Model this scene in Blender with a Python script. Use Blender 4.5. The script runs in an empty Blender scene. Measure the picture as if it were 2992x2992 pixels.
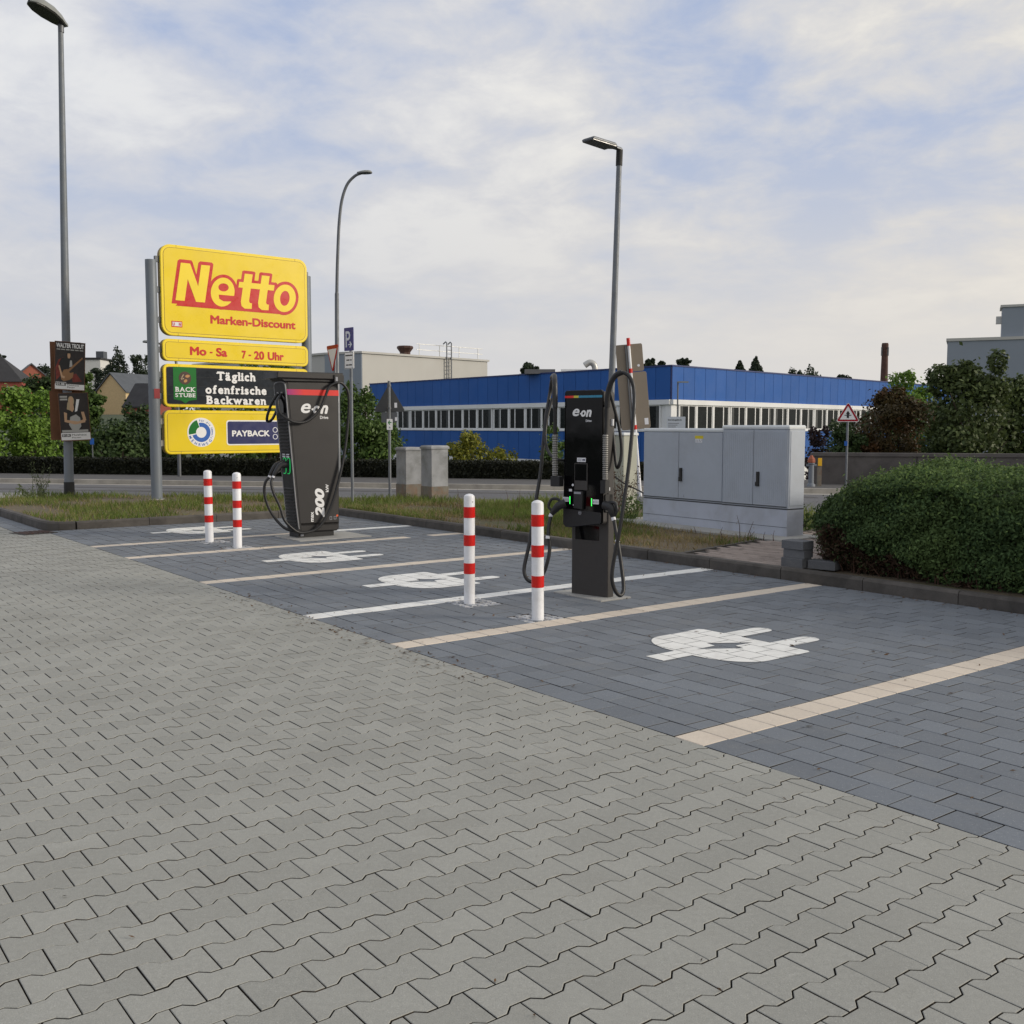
import bpy, math, random
import numpy as np
from mathutils import Matrix, Vector
R = math.radians
S = bpy.context.scene
COL = S.collection
random.seed(7)
RNG = np.random.default_rng(7)

# ------------------------------------------------------------------ camera
PIT, ROL = R(4.7212), R(-0.0754)
cP, sP, cR, sR = math.cos(PIT), math.sin(PIT), math.cos(ROL), math.sin(ROL)
right = Vector((cR, -sR * sP, -sR * cP)); down = Vector((-sR, -cR * sP, -cR * cP)); fwd = Vector((0, cP, -sP))
cd = bpy.data.cameras.new('camera'); cam = bpy.data.objects.new('camera', cd); COL.objects.link(cam)
m = Matrix.Identity(4)
for i in range(3):
    m[i][0] = right[i]; m[i][1] = -down[i]; m[i][2] = -fwd[i]
m[2][3] = 1.6
cam.matrix_world = m
cd.sensor_width = 36; cd.lens = 36.259; cd.clip_start = 0.05; cd.clip_end = 4000
S.camera = cam

# ------------------------------------------------------------------ node helper
class NT:
    def __init__(s, tree): s.t = tree; s.n = tree.nodes; s.l = tree.links
    def new(s, typ, **kw):
        n = s.n.new(typ)
        for k, v in kw.items():
            if k.startswith('i_'):
                key = k[2:]; key = int(key) if key.isdigit() else key.replace('_', ' ')
                s.put(n.inputs[key], v)
            else: setattr(n, k, v)
        return n
    def put(s, inp, v):
        if hasattr(v, 'links') or isinstance(v, bpy.types.NodeSocket): s.l.new(v, inp)
        else:
            if isinstance(v, tuple) and len(v) == 3 and inp.type == 'RGBA': v = (*v, 1)
            inp.default_value = v
    def math(s, op, a, b=None, c=None, clamp=False):
        n = s.n.new('ShaderNodeMath'); n.operation = op; n.use_clamp = clamp
        for i, v in enumerate((a, b, c)):
            if v is not None: s.put(n.inputs[i], v)
        return n.outputs[0]
    def vmath(s, op, a, b=None):
        n = s.n.new('ShaderNodeVectorMath'); n.operation = op
        s.put(n.inputs[0], a)
        if b is not None: s.put(n.inputs[1], b)
        return n.outputs[0]
    def mix(s, f, a, b, mode='MIX'):
        n = s.n.new('ShaderNodeMix'); n.data_type = 'RGBA'; n.blend_type = mode
        s.put(n.inputs[0], f); s.put(n.inputs[6], a); s.put(n.inputs[7], b)
        return n.outputs[2]
    def noise(s, vec, scale, detail=4, rough=.55, dist=0):
        n = s.n.new('ShaderNodeTexNoise'); s.put(n.inputs['Vector'], vec)
        n.inputs['Scale'].default_value = scale; n.inputs['Detail'].default_value = detail
        n.inputs['Roughness'].default_value = rough; n.inputs['Distortion'].default_value = dist
        return n.outputs['Fac']
    def rng(s, v, a, b, c, d, smooth=False):
        n = s.n.new('ShaderNodeMapRange'); s.put(n.inputs[0], v)
        if smooth: n.interpolation_type = 'SMOOTHSTEP'
        for i, x in enumerate((a, b, c, d)): s.put(n.inputs[i + 1], x)
        return n.outputs[0]

# ------------------------------------------------------------------ sky and sun
SUN_EL, SUN_AZ = R(18), R(98)          # azimuth measured clockwise from +Y (straight ahead)
wd = bpy.data.worlds.new('World'); S.world = wd; wd.use_nodes = True
w = NT(wd.node_tree); w.n.clear()
sky = w.new('ShaderNodeTexSky', sky_type='NISHITA', sun_disc=False, sun_elevation=SUN_EL, sun_rotation=SUN_AZ)
sky.air_density = 1.0; sky.dust_density = 2.2; sky.ozone_density = 1.2
tc = w.new('ShaderNodeTexCoord')
d = tc.outputs['Generated']
sp = w.new('ShaderNodeSeparateXYZ', i_0=d)
zz = w.math('MAXIMUM', sp.outputs[2], 0.0)
inv = w.math('DIVIDE', 1.0, w.math('ADD', zz, 0.24))
cv = w.new('ShaderNodeCombineXYZ', i_0=w.math('MULTIPLY', sp.outputs[0], inv), i_1=w.math('MULTIPLY', sp.outputs[1], inv), i_2=0.0)
mp = w.new('ShaderNodeMapping', i_Vector=cv.outputs[0]); mp.inputs['Location'].default_value = (5.3, 1.7, 0); mp.inputs['Rotation'].default_value = (0, 0, R(24)); mp.inputs['Scale'].default_value = (1.0, 1.0, 1)
n1 = w.noise(mp.outputs[0], 1.7, 6, .53, .25)
n2 = w.noise(mp.outputs[0], 5.6, 7, .6, .3)
n3 = w.noise(mp.outputs[0], 0.55, 2, .5)
cl = w.math('ADD', w.math('MULTIPLY', n1, .56), w.math('ADD', w.math('MULTIPLY', n2, .32), w.math('MULTIPLY', n3, .22)))
veil = w.rng(cl, .41, .60, .12, 1.0, True)
puff = w.rng(cl, .55, .66, 0.0, 1.0, True)
hazef = w.rng(zz, 0.0, .33, 1.0, 0.0, True)
skycol = w.mix(1.0, sky.outputs[0], (1.0, 1.02, 1.2), 'MULTIPLY')
skyb = w.mix(.8, skycol, (3.7, 4.6, 6.7))
# warm towards the sun side, cool on the other
sund = Vector((math.sin(SUN_AZ) * math.cos(SUN_EL), math.cos(SUN_AZ) * math.cos(SUN_EL), math.sin(SUN_EL)))
dp = w.new('ShaderNodeVectorMath', operation='DOT_PRODUCT'); w.put(dp.inputs[0], d); dp.inputs[1].default_value = tuple(sund)
warm = w.rng(dp.outputs['Value'], -.55, .75, 0.0, 1.0, True)
cloudcol = w.mix(warm, (5.75, 5.95, 6.55), (6.7, 6.45, 6.05))
puffcol = w.mix(warm, (7.0, 7.1, 7.3), (8.2, 7.75, 6.8))
hazecol = w.mix(warm, (5.7, 5.75, 5.95), (7.1, 6.65, 6.0))
c1 = w.mix(veil, skyb, cloudcol)
c2 = w.mix(w.math('MULTIPLY', puff, 1.0), c1, puffcol)
c2 = w.mix(hazef, c2, hazecol)
bg = w.new('ShaderNodeBackground', i_Color=c2, i_Strength=0.1)
w.l.new(bg.outputs[0], w.new('ShaderNodeOutputWorld').inputs[0])

ld = bpy.data.lights.new('sun', 'SUN'); ld.energy = 2.2; ld.angle = R(13); ld.color = (1, .90, .76)
lo = bpy.data.objects.new('sun', ld); COL.objects.link(lo)
lo.rotation_euler = (-sund).to_track_quat('-Z', 'Y').to_euler(); lo.location = (0, 0, 30)
S.view_settings.view_transform = 'Standard'; S.view_settings.look = 'None'; S.view_settings.gamma = 1
S.view_settings.exposure = 0.16
S.cycles.max_bounces = 6; S.cycles.transparent_max_bounces = 4

# ------------------------------------------------------------------ materials
MATS = {}
def bsdf(name):
    mt = bpy.data.materials.new(name); mt.use_nodes = True; t = NT(mt.node_tree)
    return mt, t, t.n['Principled BSDF']
def mat(name, col, rough=.55, metal=0.0, var=.06, scale=3.0, bump=0.0, bscale=60.0, spec=.5, dirt=None, dirt_amt=0.0, dscale=1.2, island=0.0, emit=0.0):
    mt, t, b = bsdf(name)
    pos = t.new('ShaderNodeNewGeometry')
    P = pos.outputs['Position']
    f = t.rng(t.noise(P, scale, 5, .6), .25, .75, 1 - var, 1 + var)
    c = t.mix(1.0, col, f, 'MULTIPLY')
    if island:
        oi = t.new('ShaderNodeObjectInfo')
        r = t.math('FRACT', t.math('ADD', pos.outputs['Random Per Island'], t.math('MULTIPLY', oi.outputs['Random'], 7.31)))
        c = t.mix(1.0, c, t.rng(r, 0, 1, 1 - island, 1 + island), 'MULTIPLY')
    if dirt_amt:
        dm = t.rng(t.noise(P, dscale, 6, .65, .4), .42, .72, 0.0, dirt_amt, True)
        c = t.mix(dm, c, dirt)
    t.put(b.inputs['Base Color'], c)
    t.put(b.inputs['Roughness'], t.rng(t.noise(P, scale * 2.3, 3), .3, .7, max(0, rough - .07), min(1, rough + .07)))
    b.inputs['Metallic'].default_value = metal; b.inputs['Specular IOR Level'].default_value = spec
    if bump:
        bn = t.new('ShaderNodeBump', i_Strength=bump, i_Height=t.noise(P, bscale, 5, .6)); bn.inputs['Distance'].default_value = .01
        t.l.new(bn.outputs[0], b.inputs['Normal'])
    if emit:
        b.inputs['Emission Color'].default_value = (*col, 1); b.inputs['Emission Strength'].default_value = emit
    MATS[name] = mt
    return mt
def stone(name, col, isl, stain, stain_amt, speck=.35, rough=.85):
    mt, t, b = bsdf(name)
    g = t.new('ShaderNodeNewGeometry'); P = g.outputs['Position']; oi = t.new('ShaderNodeObjectInfo')
    r = t.math('FRACT', t.math('ADD', g.outputs['Random Per Island'], t.math('MULTIPLY', oi.outputs['Random'], 5.77)))
    c = t.mix(1.0, col, t.rng(r, 0, 1, 1 - isl, 1 + isl), 'MULTIPLY')
    big = t.rng(t.noise(P, .9, 5, .6, .3),   .3, .7, .93, 1.07)
    c = t.mix(1.0, c, big, 'MULTIPLY')
    fine = t.noise(P, 260, 3, .7); med = t.noise(P, 45, 4, .65)
    c = t.mix(1.0, c, t.rng(fine, .3, .7, 1 - speck * .5, 1 + speck * .5), 'MULTIPLY')
    c = t.mix(1.0, c, t.rng(med, .3, .7, .94, 1.06), 'MULTIPLY')
    vo = t.new('ShaderNodeTexVoronoi', i_Vector=P); vo.inputs['Scale'].default_value = 55
    c = t.mix(t.rng(vo.outputs['Distance'], .10, .16, .35, 0.0), c, (.5, .5, .47))
    st = t.rng(t.noise(P, 1.7, 7, .7, .6), .5, .74, 0.0, stain_amt, True)
    c = t.mix(st, c, stain)
    wp = t.rng(t.noise(P, 4.3, 6, .75, 1.2), .63, .74, 0.0, .35, True)
    c = t.mix(wp, c, tuple(min(1, x * 1.5) for x in col))
    t.put(b.inputs['Base Color'], c); b.inputs['Roughness'].default_value = rough; b.inputs['Specular IOR Level'].default_value = .3
    h = t.math('ADD', t.math('MULTIPLY', fine, .4), t.math('MULTIPLY', med, .6))
    bn = t.new('ShaderNodeBump', i_Strength=.35, i_Height=h); bn.inputs['Distance'].default_value = .004
    t.l.new(bn.outputs[0], b.inputs['Normal'])
    MATS[name] = mt; return mt
def leafmat(name, c1, c2, trans=.25, rough=.5, c3=None, c3_amt=.0):
    mt, t, b = bsdf(name)
    g = t.new('ShaderNodeNewGeometry'); r = g.outputs['Random Per Island']
    c = t.mix(r, c1, c2)
    big = t.noise(g.outputs['Position'], .8, 3, .6)
    c = t.mix(1.0, c, t.rng(big, .3, .7, .75, 1.25), 'MULTIPLY')
    if c3: c = t.mix(t.rng(t.noise(g.outputs['Position'], 1.1, 4, .7, .5), .48, .62, 0.0, c3_amt, True), c, c3)
    t.put(b.inputs['Base Color'], c); b.inputs['Roughness'].default_value = rough; b.inputs['Specular IOR Level'].default_value = .2
    tr = t.new('ShaderNodeBsdfTranslucent', i_Color=c)
    mx = t.new('ShaderNodeMixShader'); mx.inputs[0].default_value = trans
    t.l.new(b.outputs[0], mx.inputs[1]); t.l.new(tr.outputs[0], mx.inputs[2])
    t.l.new(mx.outputs[0], t.n['Material Output'].inputs[0])
    MATS[name] = mt; return mt

stone('lane_stone', (.300, .301, .277), .07, (.225, .218, .195), .35)
stone('dark_stone', (.158, .175, .198), .10, (.205, .21, .21), .45, .3)
stone('cream_stone', (.60, .53, .445), .05, (.45, .36, .29), .4, .2)
stone('path_stone', (.27, .225, .20), .16, (.13, .11, .10), .4)
stone('block_stone', (.13, .135, .145), .1, (.22, .22, .22), .4)
mat('white_road_paint', (.80, .80, .77), .6, var=.05, scale=9, dirt=(.40, .39, .37), dirt_amt=.32, dscale=5, bump=.15, bscale=200)
mat('joint_sand', (.02, .018, .016), .95, var=.4, scale=20, dirt=(.09, .06, .035), dirt_amt=.8, dscale=2)
mat('kerb_concrete', (.088, .08, .072), .9, var=.25, scale=6, bump=.5, bscale=70, dirt=(.036, .033, .03), dirt_amt=.8, dscale=1.4, island=.08)
mat('pale_concrete', (.40, .38, .34), .9, var=.12, scale=5, bump=.3, bscale=80, dirt=(.2, .19, .17), dirt_amt=.5)
mat('road_kerb', (.42, .39, .34), .9, var=.2, scale=3, dirt=(.15, .14, .13), dirt_amt=.6, dscale=.7)
mat('pad_concrete', (.36, .355, .335), .9, var=.1, scale=8, bump=.3, dirt=(.2, .2, .19), dirt_amt=.4, dscale=4)
mat('asphalt', (.105, .105, .112), .88, var=.12, scale=14, bump=.4, bscale=120, dirt=(.16, .16, .165), dirt_amt=.6, dscale=.22)
mat('sidewalk_asphalt', (.075, .073, .073), .9, var=.2, scale=6, dirt=(.12, .115, .11), dirt_amt=.5, dscale=.5)
mat('soil', (.13, .10, .065), .95, var=.35, scale=9, bump=.8, bscale=30, dirt=(.075, .085, .025), dirt_amt=.85, dscale=1.3)
mat('meadow', (.045, .065, .022), .95, var=.35, scale=.3, dirt=(.02, .03, .012), dirt_amt=.7, dscale=.08)
mat('galvanised', (.16, .175, .195), .5, .35, var=.18, scale=7, dirt=(.2, .2, .2), dirt_amt=.4, dscale=5)
mat('lamp_paint', (.15, .17, .195), .5, .1, var=.1, scale=3, dirt=(.16, .16, .15), dirt_amt=.5, dscale=2)
mat('dull_pole', (.13, .138, .15), .5, .5, var=.15, scale=3)
mat('sign_post', (.165, .19, .22), .5, .1, var=.06, scale=2, dirt=(.2, .2, .2), dirt_amt=.3)
mat('black_band', (.022, .022, .022), .7, var=.2)
mat('head_grey', (.22, .23, .22), .5, 0, var=.12)
mat('lens_dark', (.03, .032, .028), .25, var=.1)
mat('sign_yellow', (.84, .62, .004), .32, var=.025, scale=1.2, dirt=(.66, .47, .01), dirt_amt=.3, dscale=.8)
mat('sign_yellow_rim', (.88, .66, .008), .4, var=.05)
mat('sign_side', (.30, .20, .05), .6, var=.2, scale=4)
mat('sign_red', (.56, .010, .008), .3, var=.03)
mat('slate', (.012, .017, .024), .6, var=.5, scale=6, spec=.2)
mat('slate_dark', (.009, .011, .015), .4)
mat('sign_white', (.80, .80, .80), .4, var=.02)
mat('sign_green', (.006, .15, .02), .5, spec=.25)
mat('sign_brown', (.045, .016, .008), .4); mat('sign_tan', (.45, .22, .07), .4)
mat('sign_blue', (.008, .10, .42), .4); mat('sign_navy', (.008, .013, .095), .35)
mat('charger_dark', (.030, .028, .028), .5, .25, var=.05, scale=2, bump=.05, bscale=400)
mat('charger_black', (.012, .012, .013), .55, var=.1)
mat('charger_rim', (.30, .30, .31), .45, .3)
mat('gloss_black', (.003, .003, .004), .07, spec=.22, var=.0)
mat('charger_grey', (.040, .036, .034), .55, var=.08)
mat('rubber', (.013, .013, .014), .45, var=.1, scale=10)
mat('spring_steel', (.55, .54, .52), .35, .8)
mat('label_white', (.75, .76, .80), .4); mat('label_grey', (.28, .29, .32), .5)
mat('led_green', (.05, 1.0, .12), .3, emit=1.6); mat('led_green_dim', (.02, .62, .15), .3, emit=.35)
mat('stripe_red', (.72, .025, .018), .4); mat('stripe_magenta', (.34, .012, .16), .4); mat('stripe_mid', (.52, .02, .09), .4)
mat('stripe_yellow', (.60, .55, .06), .3); mat('stripe_teal', (.03, .22, .36), .3)
mat('orange', (.75, .12, .03), .4)
mat('bollard_white', (.82, .83, .86), .35, var=.03, dirt=(.48, .46, .42), dirt_amt=.4, dscale=5)
mat('bollard_red', (.62, .012, .008), .28, var=.05)
mat('sett', (.33, .34, .36), .9, var=.15, scale=20, island=.3)
mat('traffic_red', (.33, .004, .014), .5, spec=.3); mat('traffic_blue', (.028, .035, .20), .4); mat('sign_back', (.055, .058, .062), .6, var=.1); mat('sign_back_tan', (.24, .20, .155), .55, var=.06)
mat('traffic_white', (.62, .66, .72), .4); mat('symbol_black', (.012, .012, .016), .5)
mat('cab_grey', (.40, .44, .50), .5, var=.05, scale=3, bump=.06, bscale=200, dirt=(.25, .25, .26), dirt_amt=.25, dscale=1.5)
mat('cab_seam', (.06, .065, .075), .6); mat('cab_base', (.44, .475, .55), .55, var=.05, dirt=(.22, .21, .2), dirt_amt=.35, dscale=2)
mat('cab_top', (.62, .65, .66), .5)
mat('old_concrete', (.29, .30, .315), .85, var=.15, scale=4, bump=.3, dirt=(.14, .145, .14), dirt_amt=.7, dscale=2.2)
mat('old_concrete_base', (.17, .16, .135), .9, var=.25, scale=6, dirt=(.22, .09, .03), dirt_amt=.6, dscale=2.6)
mat('beige_cab', (.36, .37, .31), .6, var=.08)
mat('blue_panel', (.020, .098, .345), .6, var=.04, scale=.6, island=.05, spec=.25)
mat('blue_trim', (.009, .026, .13), .5); mat('bld_white', (.74, .75, .76), .5, var=.03, scale=.5, dirt=(.5, .5, .48), dirt_amt=.3, dscale=.4)
mat('bld_beige', (.46, .455, .43), .7, var=.04, scale=.3, dirt=(.42, .41, .37), dirt_amt=.4, dscale=.25)
mat('bld_grey', (.24, .275, .32), .7, var=.04, scale=.3); mat('roof_felt', (.14, .14, .145), .9, var=.1)
mat('window_glass', (.012, .015, .016), .28, spec=.12, var=.3, scale=1.5); mat('curtain', (.055, .06, .062), .7, var=.4, scale=6)
mat('rust_brown', (.06, .026, .018), .7, var=.3, scale=4); mat('alu_vent', (.45, .45, .43), .45, .5)
mat('chimney_brick', (.085, .042, .033), .9, var=.25, scale=.8, dirt=(.05, .03, .025), dirt_amt=.6, dscale=.15)
mat('roof_dark', (.030, .030, .033), .8, var=.2, scale=.5); mat('roof_slate', (.075, .085, .10), .7, var=.2, scale=.4)
mat('house_red', (.25, .06, .042), .8, var=.1); mat('house_orange', (.32, .10, .065), .8, var=.1); mat('house_cream', (.58, .44, .24), .8, var=.1); mat('house_white', (.60, .60, .58), .8)
mat('wall_grey', (.115, .105, .10), .9, var=.25, scale=1.2, bump=.4, dirt=(.045, .042, .042), dirt_amt=.75, dscale=.7)
mat('bark', (.055, .042, .03), .9, var=.3, scale=8, bump=.5); mat('twig', (.085, .045, .03), .9, var=.3)
mat('hardboard', (.15, .065, .03), .8, var=.2, scale=5); mat('poster_dark', (.022, .017, .017), .5, var=.4, scale=12)
mat('poster_red', (.17, .022, .014), .5, var=.5, scale=14); mat('poster_skin', (.52, .33, .20), .5); mat('poster_wood', (.27, .14, .06), .5); mat('poster_grey', (.40, .40, .38), .5); mat('poster_hair', (.42, .33, .20), .5); mat('poster_black', (.01, .01, .01), .5)
mat('sticker_red', (.24, .01, .014), .5); mat('sticker_yellow', (.68, .55, .02), .5); mat('hydrant_grey', (.16, .18, .21), .6); mat('hydrant_cap', (.30, .085, .045), .7)
mat('marker_yellow', (.75, .42, .01), .5); mat('iron', (.05, .045, .04), .7, .4, var=.3, scale=10)
leafmat('leaf_dark', (.024, .044, .016), (.062, .098, .032)); leafmat('leaf_mid', (.042, .080, .018), (.105, .165, .042))
leafmat('leaf_bright', (.090, .165, .022), (.18, .29, .05)); leafmat('leaf_olive', (.040, .060, .020), (.095, .125, .042)); leafmat('leaf_far', (.022, .035, .022), (.048, .066, .038))
leafmat('leaf_yellow', (.12, .145, .02), (.25, .235, .035)); leafmat('leaf_red', (.040, .032, .014), (.085, .062, .024), c3=(.13, .055, .022), c3_amt=.6)
leafmat('leaf_purple', (.030, .020, .022), (.060, .040, .042)); leafmat('leaf_hedge', (.034, .066, .024), (.092, .148, .052), .25, .7, c3=(.11, .15, .04), c3_amt=.3)
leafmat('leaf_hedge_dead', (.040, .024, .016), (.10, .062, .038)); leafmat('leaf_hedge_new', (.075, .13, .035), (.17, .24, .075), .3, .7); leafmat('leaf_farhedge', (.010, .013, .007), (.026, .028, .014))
leafmat('grass_green', (.07, .115, .022), (.17, .22, .05), .35, .6, c3=(.28, .24, .10), c3_amt=.45); leafmat('grass_dry', (.20, .15, .07), (.34, .27, .14), .3)
leafmat('weed_leaf', (.09, .12, .05), (.17, .20, .09), .3); leafmat('litter_leaf', (.05, .03, .015), (.14, .075, .03), .1)

# ------------------------------------------------------------------ mesh builder
def rot2(p, a):
    c, s = math.cos(a), math.sin(a); return (p[0] * c - p[1] * s, p[0] * s + p[1] * c)
def inset(poly, dd):
    n = len(poly); out = []
    area = sum(poly[i][0] * poly[(i + 1) % n][1] - poly[(i + 1) % n][0] * poly[i][1] for i in range(n))
    sg = 1 if area > 0 else -1
    for i in range(n):
        a, b, c = poly[i - 1], poly[i], poly[(i + 1) % n]
        def nrm(p, q):
            dx, dy = q[0] - p[0], q[1] - p[1]; L = math.hypot(dx, dy) or 1e-9
            return (-dy / L * sg, dx / L * sg)
        n1, n2 = nrm(a, b), nrm(b, c)
        k = 1 + n1[0] * n2[0] + n1[1] * n2[1]; k = max(k, .35)
        out.append((b[0] + (n1[0] + n2[0]) / k * dd, b[1] + (n1[1] + n2[1]) / k * dd))
    return out
def rrect(x0, y0, x1, y1, r, seg=5):
    pts = []
    for cx, cy, a0 in ((x1 - r, y0 + r, -90), (x1 - r, y1 - r, 0), (x0 + r, y1 - r, 90), (x0 + r, y0 + r, 180)):
        for k in range(seg + 1):
            a = R(a0 + 90 * k / seg); pts.append((cx + r * math.cos(a), cy + r * math.sin(a)))
    return pts
def circle(cx, cy, r, n=24, a0=0, a1=360):
    full = abs(a1 - a0) >= 360
    return [(cx + r * math.cos(R(a0 + (a1 - a0) * k / (n if full else n - 1))), cy + r * math.sin(R(a0 + (a1 - a0) * k / (n if full else n - 1)))) for k in range(n)]
XZ = lambda p, q, h: (p, h, q)      # outline in x/z, depth along y
XY = lambda p, q, h: (p, q, h)
YZ = lambda p, q, h: (h, p, q)
class MB:
    def __init__(s): s.v = []; s.f = []; s.m = []
    def add(s, vs, fs, mi=0):
        o = len(s.v); s.v += vs; s.f += [tuple(i + o for i in f) for f in fs]; s.m += [mi] * len(fs); return s
    def prism(s, poly, h0, h1, mp=XY, ch=0.0, mi=0, side=None):
        """outline extruded from h0 to h1; the h1 end gets a chamfer"""
        n = len(poly); rings = [(poly, h0)]
        if ch:
            sg = 1 if h1 > h0 else -1
            rings += [(poly, h1 - sg * ch), (inset(poly, ch), h1)]
        else: rings += [(poly, h1)]
        vs = [mp(p[0], p[1], h) for po, h in rings for p in po]; fs = []
        for k in range(len(rings) - 1):
            for i in range(n): fs.append((k * n + i, k * n + (i + 1) % n, (k + 1) * n + (i + 1) % n, (k + 1) * n + i))
        fs.append(tuple(reversed(range(n)))); fs.append(tuple((len(rings) - 1) * n + i for i in range(n)))
        s.add(vs, fs, mi)
        if side is not None: s.m[-len(fs):-len(fs) + n] = [side] * n
        return s
    def box(s, x0, x1, y0, y1, z0, z1, mi=0):
        return s.prism([(x0, y0), (x1, y0), (x1, y1), (x0, y1)], z0, z1, XY, 0, mi)
    def cyl(s, x, y, z0, z1, r0, r1=None, n=20, mi=0):
        r1 = r0 if r1 is None else r1
        vs = [(x + r0 * math.cos(2 * math.pi * k / n), y + r0 * math.sin(2 * math.pi * k / n), z0) for k in range(n)]
        vs += [(x + r1 * math.cos(2 * math.pi * k / n), y + r1 * math.sin(2 * math.pi * k / n), z1) for k in range(n)]
        fs = [(k, (k + 1) % n, n + (k + 1) % n, n + k) for k in range(n)] + [tuple(reversed(range(n))), tuple(range(n, 2 * n))]
        return s.add(vs, fs, mi)
    def lathe(s, prof, n=20, mi=0, cx=0, cy=0):
        vs = [(cx + r * math.cos(2 * math.pi * k / n), cy + r * math.sin(2 * math.pi * k / n), z) for r, z in prof for k in range(n)]
        fs = [(j * n + k, j * n + (k + 1) % n, (j + 1) * n + (k + 1) % n, (j + 1) * n + k) for j in range(len(prof) - 1) for k in range(n)]
        fs += [tuple(reversed(range(n))), tuple(range((len(prof) - 1) * n, len(prof) * n))]
        return s.add(vs, fs, mi)
    def tube(s, path, r, n=10, mi=0, smooth_n=0):
        P = [Vector(p) for p in path]
        if smooth_n: P = catmull(P, smooth_n)
        rs = r if isinstance(r, (list, tuple)) else [r] * len(P)
        if len(rs) != len(P): rs = list(np.interp(np.linspace(0, 1, len(P)), np.linspace(0, 1, len(rs)), rs))
        vs = []; up = None
        for i, p in enumerate(P):
            t = (P[min(i + 1, len(P) - 1)] - P[max(i - 1, 0)]).normalized()
            if up is None: up = t.orthogonal().normalized()
            else: up = (up - t * up.dot(t)).normalized()
            b = t.cross(up)
            for k in range(n):
                a = 2 * math.pi * k / n; q = p + (up * math.cos(a) + b * math.sin(a)) * rs[i]; vs.append(tuple(q))
        fs = [(j * n + k, j * n + (k + 1) % n, (j + 1) * n + (k + 1) % n, (j + 1) * n + k) for j in range(len(P) - 1) for k in range(n)]
        fs += [tuple(reversed(range(n))), tuple(range((len(P) - 1) * n, len(P) * n))]
        return s.add(vs, fs, mi)
    def mesh(s, name, mats, smooth=False):
        me = bpy.data.meshes.new(name); me.from_pydata(s.v, [], s.f)
        for mm in (mats if isinstance(mats, (list, tuple)) else [mats]): me.materials.append(MATS[mm])
        me.polygons.foreach_set('material_index', s.m)
        if smooth:
            me.polygons.foreach_set('use_smooth', [len(f) <= 4 for f in s.f])
            try: me.set_sharp_from_angle(angle=R(40))
            except Exception: pass
        me.update(); return me
    def build(s, name, mats, parent=None, loc=(0, 0, 0), rz=0.0, smooth=False):
        return link(name, s.mesh(name, mats, smooth), parent, loc, rz)
def catmull(P, k):
    out = []
    for i in range(len(P) - 1):
        a, b, c, dd = P[max(i - 1, 0)], P[i], P[i + 1], P[min(i + 2, len(P) - 1)]
        for j in range(k):
            t = j / k
            out.append(.5 * ((2 * b) + (c - a) * t + (2 * a - 5 * b + 4 * c - dd) * t * t + (3 * b - a - 3 * c + dd) * t ** 3))
    return out + [P[-1]]
def link(name, me, parent=None, loc=(0, 0, 0), rz=0.0):
    o = bpy.data.objects.new(name, me); COL.objects.link(o)
    if parent is not None: o.parent = parent
    o.location = loc
    if isinstance(rz, (tuple, list)): o.rotation_euler = rz
    else: o.rotation_euler = (0, 0, rz)
    return o
def tag(o, label, cat, group=None):
    o['label'] = label; o['category'] = cat
    if group: o['group'] = group
    return o
def thing(name, label, cat, loc=(0, 0, 0), rz=0.0, group=None):
    return tag(link(name, None, None, loc, rz), label, cat, group)
def struct(o): o['kind'] = 'structure'; return o
def stuff(o): o['kind'] = 'stuff'; return o
def npmesh(name, V, F, matname):
    V = np.asarray(V, np.float32); F = np.asarray(F, np.int32); k = F.shape[1]
    me = bpy.data.meshes.new(name); me.vertices.add(len(V)); me.vertices.foreach_set('co', V.ravel())
    me.loops.add(F.size); me.loops.foreach_set('vertex_index', F.ravel())
    me.polygons.add(len(F)); me.polygons.foreach_set('loop_start', np.arange(0, F.size, k, dtype=np.int32))
    me.polygons.foreach_set('loop_total', np.full(len(F), k, np.int32))
    me.materials.append(MATS[matname]); me.update(calc_edges=True); return me

# flat shapes with holes -> thin mesh
def flat_mesh(name, loops, matname, thick=.002):
    cu = bpy.data.curves.new(name, 'CURVE'); cu.dimensions = '2D'; cu.fill_mode = 'BOTH'; cu.extrude = thick / 2
    for lp in loops:
        sp_ = cu.splines.new('POLY'); sp_.points.add(len(lp) - 1)
        for i, p in enumerate(lp): sp_.points[i].co = (p[0], p[1], 0, 1)
        sp_.use_cyclic_u = True
    tmp = bpy.data.objects.new(name, cu); me = bpy.data.meshes.new_from_object(tmp)
    bpy.data.objects.remove(tmp); bpy.data.curves.remove(cu)
    me.materials.clear(); me.materials.append(MATS[matname]); return me
def xz_map(me, y):
    """mesh drawn in x/y -> stands in the x/z plane at depth y, facing -y"""
    me.transform(Matrix(((1, 0, 0, 0), (0, 0, -1, y), (0, 1, 0, 0), (0, 0, 0, 1)))); return me
def decal(name, loops, matname, parent, y, thick=.002, mp=None):
    me = flat_mesh(name, loops, matname, thick); xz_map(me, y)
    if mp is not None: me.transform(mp)
    return link(name, me, parent)
def text_mesh(body, bold=0.0, shear=0.0, thick=.002, spacing=1.0):
    cu = bpy.data.curves.new('lettering', 'FONT'); cu.body = body; cu.size = 1.0; cu.offset = bold; cu.shear = shear; cu.space_character = spacing
    cu.resolution_u = 5
    tmp = bpy.data.objects.new('lettering', cu); me = bpy.data.meshes.new_from_object(tmp)
    bpy.data.objects.remove(tmp); bpy.data.curves.remove(cu)
    return me
def bounds(me):
    a = np.empty(len(me.vertices) * 3, np.float32); me.vertices.foreach_get('co', a); a = a.reshape(-1, 3); return a.min(0), a.max(0)
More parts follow.
